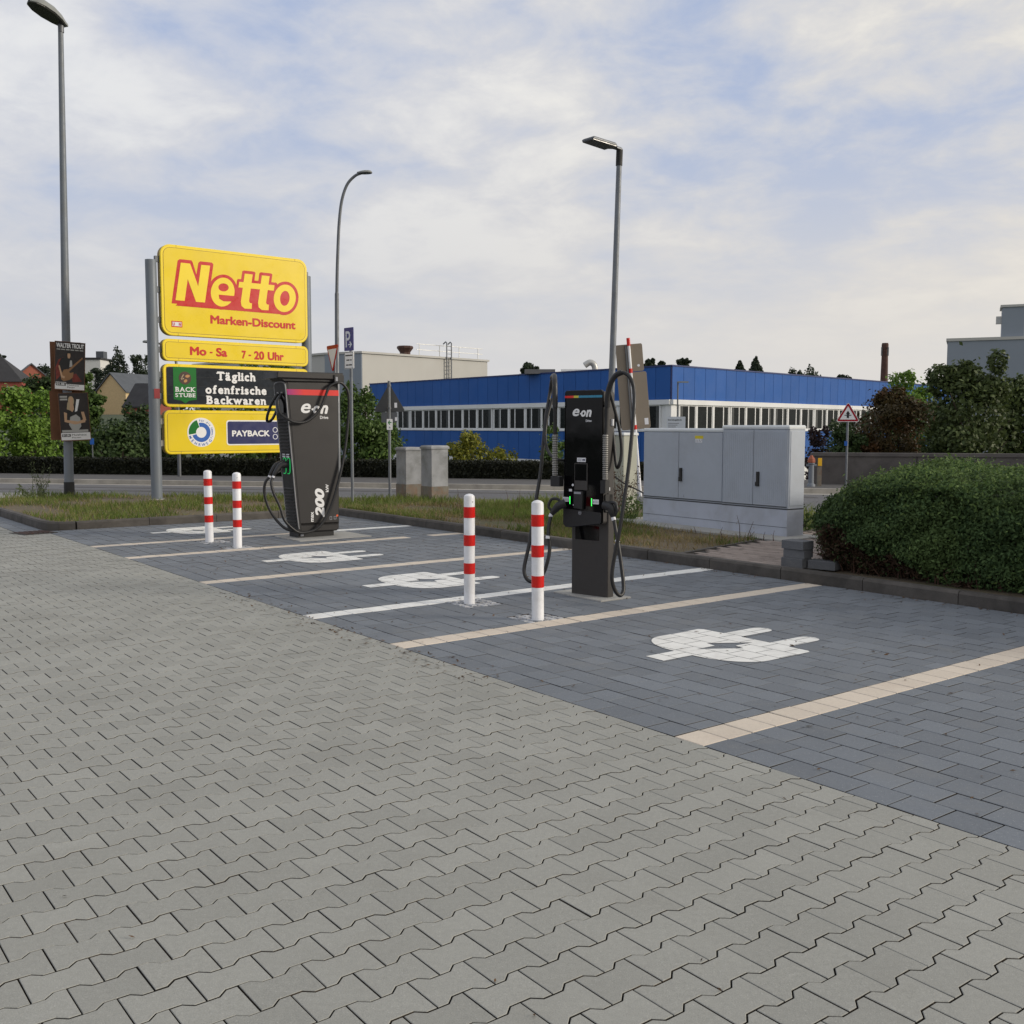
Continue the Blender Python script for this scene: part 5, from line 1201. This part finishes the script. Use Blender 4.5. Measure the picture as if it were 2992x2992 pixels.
TR = [
 ('leafy_tree', 'bright green bushy tree at the left edge beyond the hedge', -18.65, 40.0, 3.0, 2.98, 'leaf_bright', 9000, .16, 0),
 ('leafy_tree', 'bright green tree cut by the left edge of the picture', -19.6, 38.0, 2.4, 2.60, 'leaf_bright', 7000, .16, 0),
 ('leafy_tree', 'dark green tree behind the posters and lamp', -23.5, 54.0, 4.4, 4.37, 'leaf_dark', 9000, .24, 0),
 ('leafy_tree', 'mid green tree just right of the posters', -20.6, 50.0, 2.0, 4.25, 'leaf_mid', 7000, .2, 0),
 ('leafy_tree', 'very dark tree just left of the sign post', -16.9, 47.0, 3.4, 2.45, 'leaf_dark', 4600, .2, 0),
 ('leafy_tree', 'dark low tree below the posters beyond the hedge', -15.9, 42.0, 3.0, 1.75, 'leaf_dark', 4200, .19, 0),
 ('leafy_tree', 'dark tree under the lowest yellow sign panel', -13.6, 44.0, 4.2, 2.3, 'leaf_dark', 5000, .2, 0),
 ('leafy_tree', 'green tree showing between the yellow sign panels', -13.2, 56.0, 5.8, 4.91, 'leaf_mid', 5200, .25, 0),
 ('leafy_tree', 'green tree between the leaning grey charger and blue building', -6.31, 44.0, 3.35, 3.34, 'leaf_mid', 11000, .17, 0),
 ('shrub', 'yellow-green shrub above the clipped hedge beside the old cabinets', -1.55, 36.0, 2.05, 1.42, 'leaf_yellow', 6000, .11, 0),
 ('shrub', 'low yellow shrub trailing right above the clipped hedge', -.35, 36.2, 1.7, .95, 'leaf_yellow', 2600, .11, 0),
 ('shrub', 'dark green shrub behind the left arm of the black charger', 1.39, 36.0, 1.25, 1.75, 'leaf_mid', 4500, .12, 0),
 ('leafy_tree', 'bright green treetop above the red-brown bush at right', 17.69, 46.0, 2.3, 4.36, 'leaf_bright', 3800, .17, 0),
 ('shrub', 'wide red-brown bush behind the concrete wall', 11.9, 33.0, 3.0, 3.02, 'leaf_red', 14000, .12, 0),
 ('leafy_tree', 'big dark green tree behind the wall at right', 13.59, 31.0, 3.1, 3.74, 'leaf_olive', 17000, .14, 0),
 ('shrub', 'green shrub behind the red priority sign', 10.2, 31.6, 1.3, 2.0, 'leaf_dark', 5000, .12, 0),
 ('shrub', 'small purple-grey shrub just right of the grey cabinets', 10.04, 34.0, 1.1, 1.70, 'leaf_purple', 2600, .12, 0),
 ('shrub', 'low dark shrub between the purple shrub and the red-brown bush', 11.35, 36.0, 1.9, 1.75, 'leaf_dark', 4500, .13, 0),
 ('shrub', 'green shrub glimpsed through the red-brown bush', 13.2, 36.5, 2.6, 2.2, 'leaf_dark', 5000, .15, 0),
 ('shrub', 'green shrub glimpsed between the red-brown bush and big tree', 15.4, 37.5, 2.8, 2.6, 'leaf_olive', 5000, .15, 0),
 ('leafy_tree', 'dark tree cut by the right edge of the picture', 19.6, 40.0, 2.8, 3.82, 'leaf_olive', 7000, .2, 0),
]
for k, (nm, lb, x, y, wd_, zt, kd, n, lf, _) in enumerate(TR): tree(nm, lb, x, y, gz(x, y), zt, wd_, kd, 100 + k, n, lf)
FAR = [('conifer_tree', 'tall dark conifer on the hill left of the sign', -41.67, 110, 3.6, 10.02, 2.7), ('leafy_tree', 'dark round tree on the hill beside the conifer', -39.2, 110, 3.4, 9.09, 2.7), ('leafy_tree', 'small far tree above the red house roof', -47.2, 95, 2.0, 8.3, 2.75), ('leafy_tree', 'wide far tree on the hill between roof and posters', -51.2, 115, 4.6, 8.3, 2.2),
 ('leafy_tree', 'far tree left of the conifer on the hill', -44.2, 112, 3.2, 8.1, 2.7), ('leafy_tree', 'far dark tree rising over the cream house', -35.5, 108, 3.8, 7.6, 2.6),
 ('leafy_tree', 'treetop above the blue roof left of the black charger', 1.20, 82, 1.78, 6.63, 1.8), ('leafy_tree', 'treetop above the blue roof just right of the leaning sign', 11.88, 90, 1.3, 7.43, 1.8), ('leafy_tree', 'tiny treetop above the blue roof corner', 13.15, 92, .9, 7.38, 1.8), ('leafy_tree', 'treetop above the corner of the blue building', 14.93, 90, 1.35, 7.52, 1.8),
 ('conifer_tree', 'small pointed conifer above the right blue roof', 20.14, 92, .8, 7.45, 1.8), ('conifer_tree', 'larger pointed conifer above the right blue roof', 21.55, 92, 1.4, 7.78, 1.8), ('leafy_tree', 'wide flat treetop above the right blue roof', 26.38, 95, 4.2, 6.97, 1.8), ('leafy_tree', 'low treetop left of the brick chimney', 30.22, 95, 2.8, 6.35, 1.8)]
for k, (nm, lb, x, y, wd_, zt, s_) in enumerate(FAR):
    x *= s_; y *= s_; zt = 1.6 + (zt - 1.6) * s_; wd_ *= s_
    t = tree(nm, lb, x, y, gz(x, y), zt, wd_, 'leaf_far', 300 + k, 3000, .62 if s_ > 2 else .45, 'trees on the skyline', nm.startswith('conifer'), .2, True)

# long clipped hedge on the far side of the road
rng = np.random.default_rng(5)
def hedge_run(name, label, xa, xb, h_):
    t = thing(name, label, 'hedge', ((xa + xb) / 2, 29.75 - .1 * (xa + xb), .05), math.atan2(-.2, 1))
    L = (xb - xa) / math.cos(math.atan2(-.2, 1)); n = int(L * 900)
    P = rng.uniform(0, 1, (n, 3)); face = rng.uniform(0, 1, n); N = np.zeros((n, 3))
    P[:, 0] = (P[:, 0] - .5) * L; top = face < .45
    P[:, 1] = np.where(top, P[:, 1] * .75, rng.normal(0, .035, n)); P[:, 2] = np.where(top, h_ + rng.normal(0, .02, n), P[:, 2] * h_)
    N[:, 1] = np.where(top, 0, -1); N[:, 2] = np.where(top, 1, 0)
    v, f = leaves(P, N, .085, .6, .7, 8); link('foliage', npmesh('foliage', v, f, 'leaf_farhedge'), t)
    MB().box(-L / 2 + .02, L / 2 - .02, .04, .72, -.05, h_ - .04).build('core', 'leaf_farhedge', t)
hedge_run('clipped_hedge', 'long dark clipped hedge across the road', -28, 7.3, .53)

# big unclipped hedge by the bays
hg = thing('hedge', 'large dark green rounded hedge beside the parking bays', 'hedge', (W(-6.6, 9.3)[0], W(-6.6, 9.3)[1], .09), AZ)
def hedge_top(a, b):
    """a along u from the free end, b away from the kerb"""
    h = 1.03 + .05 * np.sin(a * 2.1 + .6) + .04 * np.sin(b * 2.7 + a) + .035 * np.sin(a * 6.3 + 2 * np.sin(b * 3.1)) + .03 * np.sin(b * 7.7 + a * 2.2)
    endr = np.clip((a + .55 * 0 + .42 * b * 0) / 1.5, 0, 1); h = h * (.56 + .44 * np.sqrt(np.clip(1 - (1 - endr) ** 2, 0, 1)))
    fr = np.clip(b / .55, 0, 1); h = h * (.80 + .20 * np.sqrt(np.clip(1 - (1 - fr) ** 2, 0, 1)))
    return h
LA, LB = 9.5, 3.4
# the free end runs back beside the path
a_end = lambda b: -.62 * b * .72
rng = np.random.default_rng(11); pts = []; nrm = []
n = 64000                                                   # top
a = rng.uniform(0, LA * .62, n); b = rng.uniform(0, LB, n); A = a + a_end(b)
z = hedge_top(a, b) + rng.normal(0, .028, n) - np.abs(rng.normal(0, .03, n)); pts.append(np.stack([A, b, z], 1)); nrm.append(np.tile((0, -.2, 1.), (n, 1)))
n = 80000                                                   # side towards the bays, bulging
a = rng.uniform(-.02, LA * .62, n); f = rng.uniform(0, 1, n) ** .85; hh = hedge_top(a, np.zeros(n) + .02) * 1.03
b = -.16 * np.sin(f * math.pi) ** .7 + .05 + rng.normal(0, .045, n) + .05 * np.sin(a * 3 + f * 5) + .045 * np.sin(a * 7.3 + 3 * np.sin(f * 6.2)); pts.append(np.stack([a, b, f * hh], 1)); nrm.append(np.tile((0, -1., .25), (n, 1)))
n = 40000                                                   # free end
b = rng.uniform(-.02, LB, n); f = rng.uniform(0, 1, n) ** .8; hh = hedge_top(np.zeros(n) + .05, b) * 1.03
a = -.12 * np.sin(f * math.pi) + rng.normal(0, .05, n) + .05 * np.sin(b * 4 + f * 6) + a_end(b); pts.append(np.stack([a, b, f * hh], 1)); nrm.append(np.tile((-1., 0, .2), (n, 1)))
n = 16000                                                   # rounded crest
a = rng.uniform(-.02, LA * .62, n); b = rng.uniform(-.14, .22, n); z = hedge_top(a, np.abs(b)) * 1.02 - np.clip(-b, 0, 1) * .5 + rng.normal(0, .03, n); pts.append(np.stack([a + a_end(b), b, z], 1)); nrm.append(np.tile((0, -.7, .7), (n, 1)))
P = np.concatenate(pts); N = np.concatenate(nrm)
# sprigs poke out
m_ = rng.uniform(0, 1, len(P)) < .10; P[m_] += N[m_] * rng.uniform(.0, .15, (m_.sum(), 1)) ** 1.2
hol = (np.sin(P[:, 0] * 8.1 + 2.1 * np.sin(P[:, 2] * 9)) + np.sin(P[:, 2] * 13.7 + P[:, 0] * 3) + rng.normal(0, .4, len(P))) < -1.25; P[hol] -= N[hol] * .07
dead = ((P[:, 2] < .46 * np.clip(1.1 - P[:, 0] * .85, .0, 1) + .07 * np.sin(P[:, 0] * 9)) & (P[:, 0] - a_end(P[:, 1]) < 1.6)) & (rng.uniform(0, 1, len(P)) < .8)
low = (P[:, 2] < .16) & (rng.uniform(0, 1, len(P)) < .5)
new = (~dead) & (rng.uniform(0, 1, len(P)) < np.clip((P[:, 2] - .55) * .75, 0.02, .42)); low |= new
v, f = leaves(P[new] + N[new] * .015, N[new], .042, .45, .75, 9); link('young_shoots', npmesh('young_shoots', v, f, 'leaf_hedge_new'), hg)
v, f = leaves(P[~dead & ~low], N[~dead & ~low], .038, .5, .75, 3); link('foliage', npmesh('foliage', v, f, 'leaf_hedge'), hg)
Pd = P[dead][:9000]; v, f = leaves(Pd, N[dead][:9000], .06, .22, 1.0, 4); link('dead_foliage', npmesh('dead_foliage', v, f, 'leaf_hedge_dead'), hg)
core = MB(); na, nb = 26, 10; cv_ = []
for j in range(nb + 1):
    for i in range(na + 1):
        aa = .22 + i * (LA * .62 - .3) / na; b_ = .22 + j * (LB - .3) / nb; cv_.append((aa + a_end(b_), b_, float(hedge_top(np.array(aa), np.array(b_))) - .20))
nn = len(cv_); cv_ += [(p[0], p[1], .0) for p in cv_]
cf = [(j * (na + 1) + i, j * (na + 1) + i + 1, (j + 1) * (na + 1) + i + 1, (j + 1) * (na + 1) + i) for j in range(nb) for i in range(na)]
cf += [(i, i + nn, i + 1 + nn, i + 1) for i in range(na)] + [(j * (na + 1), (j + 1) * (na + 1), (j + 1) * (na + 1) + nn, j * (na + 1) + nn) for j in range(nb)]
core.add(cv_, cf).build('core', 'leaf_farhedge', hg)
tw = MB()
for k in range(90):
    b_ = random.uniform(-.05, LB * .5) if k % 2 else random.uniform(-.08, .05); aa = random.uniform(-.1, 1.9) if k % 2 == 0 else a_end(b_) + random.uniform(-.1, .1)
    h = random.uniform(.15, .45); tw.tube([(aa, b_, 0), (aa + random.gauss(0, .05), b_ + random.gauss(0, .05), h * .6), (aa + random.gauss(0, .12), b_ + random.gauss(0, .10), h)], [.007, .005, .002], 5)
tw.build('twigs', 'twig', hg)

# grass on the planted island
def blades(P, hgt, wdt, lean, seed):
    r = np.random.default_rng(seed); n = len(P); a = r.uniform(0, 6.283, n); h = hgt * r.uniform(.4, 1.35, n); L = lean * r.uniform(.2, 1.3, n) * h; b = r.uniform(0, 6.283, n)
    w_ = wdt * r.uniform(.6, 1.3, n); dx = np.cos(a) * w_; dy = np.sin(a) * w_; z = np.zeros(n)
    base0 = P + np.stack([-dx, -dy, z], 1); base1 = P + np.stack([dx, dy, z], 1)
    mid = P + np.stack([np.cos(b) * L * .35, np.sin(b) * L * .35, h * .62], 1); tip = P + np.stack([np.cos(b) * L, np.sin(b) * L, h], 1)
    m0 = mid + np.stack([-dx, -dy, z], 1) * .6; m1 = mid + np.stack([dx, dy, z], 1) * .6
    v = np.stack([base0, base1, m1, m0, tip, tip], 1).reshape(-1, 3); k = np.arange(n)[:, None] * 6
    f = np.concatenate([k + np.array([0, 1, 2, 3]), k + np.array([3, 2, 4, 5])]); return v, f
rng = np.random.default_rng(21)
def nz(x, y): return np.sin(x * 1.7 + 1.3 * np.sin(y * 1.1)) * .5 + np.sin(y * 2.3 + x * .7) * .3 + np.sin(x * 5.1 + y * 4.3) * .2
blockers = [(2.0, 16.4, 3.9, 13.9, .55)]
def scatter(n, u0, u1, v0, v1, thr):
    u = rng.uniform(u0, u1, n); v = rng.uniform(v0, v1, n); x = u * U.x + v * V_.x; y = u * U.y + v * V_.y
    ok = np.array([in_poly(a, b, isl) for a, b in zip(x, y)]) & (nz(x, y) > thr + rng.normal(0, .18, n))
    pl = [Vector((2.07, 16.25)), Vector((math.cos(R(-55.3)), math.sin(R(-55.3))))]
    rx, ry = x - 2.07, y - 16.25; s_ = rx * pl[1].x + ry * pl[1].y; q = -rx * pl[1].y + ry * pl[1].x
    ok &= ~((s_ > -.5) & (s_ < 3.15) & (q > -.43) & (q < .46))
    pu = np.array([in_poly(a, b, pa) for a, b in zip(u, v)]); ok &= ~pu
    ok &= ~((u > -7.0 - .45 * (v - 9.2)) & (v > 9.2))
    return np.stack([x[ok], y[ok], np.full(ok.sum(), .088)], 1)
for nm, cnt, reg, thr, h_, w_, ln, mm, lb in (
    ('grass', 24000, (-25, -16.87, 4.0, 12.5), -.12, .115, .007, .8, 'grass_green', 0), ('grass', 26000, (-16.8, -11.3, 8.95, 13.5), -.10, .125, .006, .8, 'grass_green', 0),
    ('grass', 12000, (-11.6, -8.2, 8.95, 12.6), .2, .09, .006, .9, 'grass_green', 0), ('dry_grass', 13000, (-17, -8.3, 8.95, 11.3), -.45, .075, .005, 1.2, 'grass_dry', 0), ('dry_grass', 7000, (-24, -16.9, 4.0, 9.5), -.4, .07, .005, 1.2, 'grass_dry', 0), ('grass', 9000, (-16.5, -8.0, 12.4, 17.5), -.2, .2, .008, .8, 'grass_green', 0)):
    P = scatter(cnt, *reg, thr); v, f = blades(P, h_, w_, ln, cnt); o = stuff(link(nm, npmesh(nm, v, f, mm)))
    o['label'] = 'short %s growing on the planted strip' % ('green grass' if nm == 'grass' else 'dry straw-coloured grass')
    o['category'] = 'grass'
def weed(name, label, x, y, h_, n, spread, mm, stem='bark', leaf=.05, seed=0, per=26):
    r = np.random.default_rng(seed); t = thing(name, label, 'plant', (x, y, .088)); sm = MB(); Ps = []
    for k in range(n):
        a = r.uniform(0, 6.28); L = h_ * r.uniform(.55, 1.05); bx_, by_ = r.normal(0, spread * .4, 2); tx_, ty_ = bx_ + spread * r.uniform(.2, 1) * math.cos(a), by_ + spread * r.uniform(.2, 1) * math.sin(a)
        sm.tube([(bx_, by_, 0), ((bx_ + tx_) / 2 + r.normal(0, .03), (by_ + ty_) / 2, L * .55), (tx_, ty_, L)], [.006, .004, .002], 5)
        for q in r.uniform(.1, 1, per): Ps.append((bx_ + (tx_ - bx_) * q + r.normal(0, .035), by_ + (ty_ - by_) * q + r.normal(0, .035), L * q))
    sm.build('stems', stem, t); P = np.array(Ps); v, f = leaves(P, np.tile((0, 0, 1.), (len(P), 1)), leaf, .4, .9, seed); link('leaves', npmesh('leaves', v, f, mm), t); return t
weed('weed', 'tall pale flowering weed left of the lamp foot', -10.05, 22.0, .75, 9, .28, 'weed_leaf', 'weed_leaf', .05, 1)
weed('weed', 'low leafy weed beside the lamp foot', -9.95, 21.6, .38, 8, .3, 'weed_leaf', 'weed_leaf', .055, 2)
weed('dead_shrub', 'dried red-brown shrub in front of the pale cabinet', 1.72, 17.6, .95, 22, .34, 'leaf_hedge_dead', 'twig', .05, 3, 34)
weed('weed', 'green leafy weed left of the grey cabinets', 1.92, 16.55, .48, 12, .22, 'leaf_mid', 'weed_leaf', .06, 4)
weed('weed', 'green weed at the right corner of the grey cabinets', 4.15, 14.9, .42, 10, .2, 'leaf_mid', 'weed_leaf', .07, 6)
rng = np.random.default_rng(31)
for k in range(8):
    s_ = rng.uniform(1.6, 3.1); px_ = 2.07 + s_ * math.cos(R(-55.3)) - .47 * .82; py_ = 16.25 + s_ * math.sin(R(-55.3)) - .47 * .57
    weed('dry_stalk', 'thin dry stalk in front of the grey cabinets', px_, py_, .14 + rng.uniform(0, .26), 1, .10, 'grass_dry', 'twig', .02, 40 + k, 5)['group'] = 'dry stalks in front of the grey cabinets'
for k in range(16):
    u = rng.uniform(-16.2, -12.2); v_ = rng.uniform(9.4, 12.2); x, y = w2(u, v_)
    weed('seed_stalk', 'brown seed stalk standing in the grass strip', x, y, .35 + rng.uniform(0, .15), 1, .06, 'leaf_hedge_dead', 'twig', .022, 60 + k, 8)['group'] = 'seed stalks in the grass'

# blown leaves and dirt on the paving
def litter(name, label, n, u0, u1, v0, v1, size, mm, seed, near_border=False):
    r = np.random.default_rng(seed); u = r.uniform(u0, u1, n); v = r.uniform(v0, v1, n) if not near_border else 3.80 + r.normal(0, .10, n)
    P = np.stack([u * U.x + v * V_.x, u * U.y + v * V_.y, np.full(n, .006)], 1); vv, ff = leaves(P, np.tile((0, 0, 1.), (n, 1)), size, .35, .28, seed); vv[:, 2] = np.maximum(vv[:, 2], .003)
    o = stuff(link(name, npmesh(name, vv, ff, mm))); o['label'] = label; o['category'] = 'litter'
litter('leaf_litter', 'small dry leaves scattered over the grey parking bays', 330, -14, -1.5, 4.0, 8.7, .038, 'litter_leaf', 5)
litter('leaf_litter', 'dry bits of moss along the border between lane and bays', 200, -9.5, -5.2, 3.7, 3.9, .036, 'litter_leaf', 6, True)
litter('leaf_litter', 'dry bits gathered on the lane paving', 60, -9.5, -1, -.5, 3.7, .018, 'litter_leaf', 7)
litter('leaf_litter', 'dry bits gathered along the foot of the kerb', 200, -12, -2.5, 8.66, 8.81, .035, 'litter_leaf', 8)
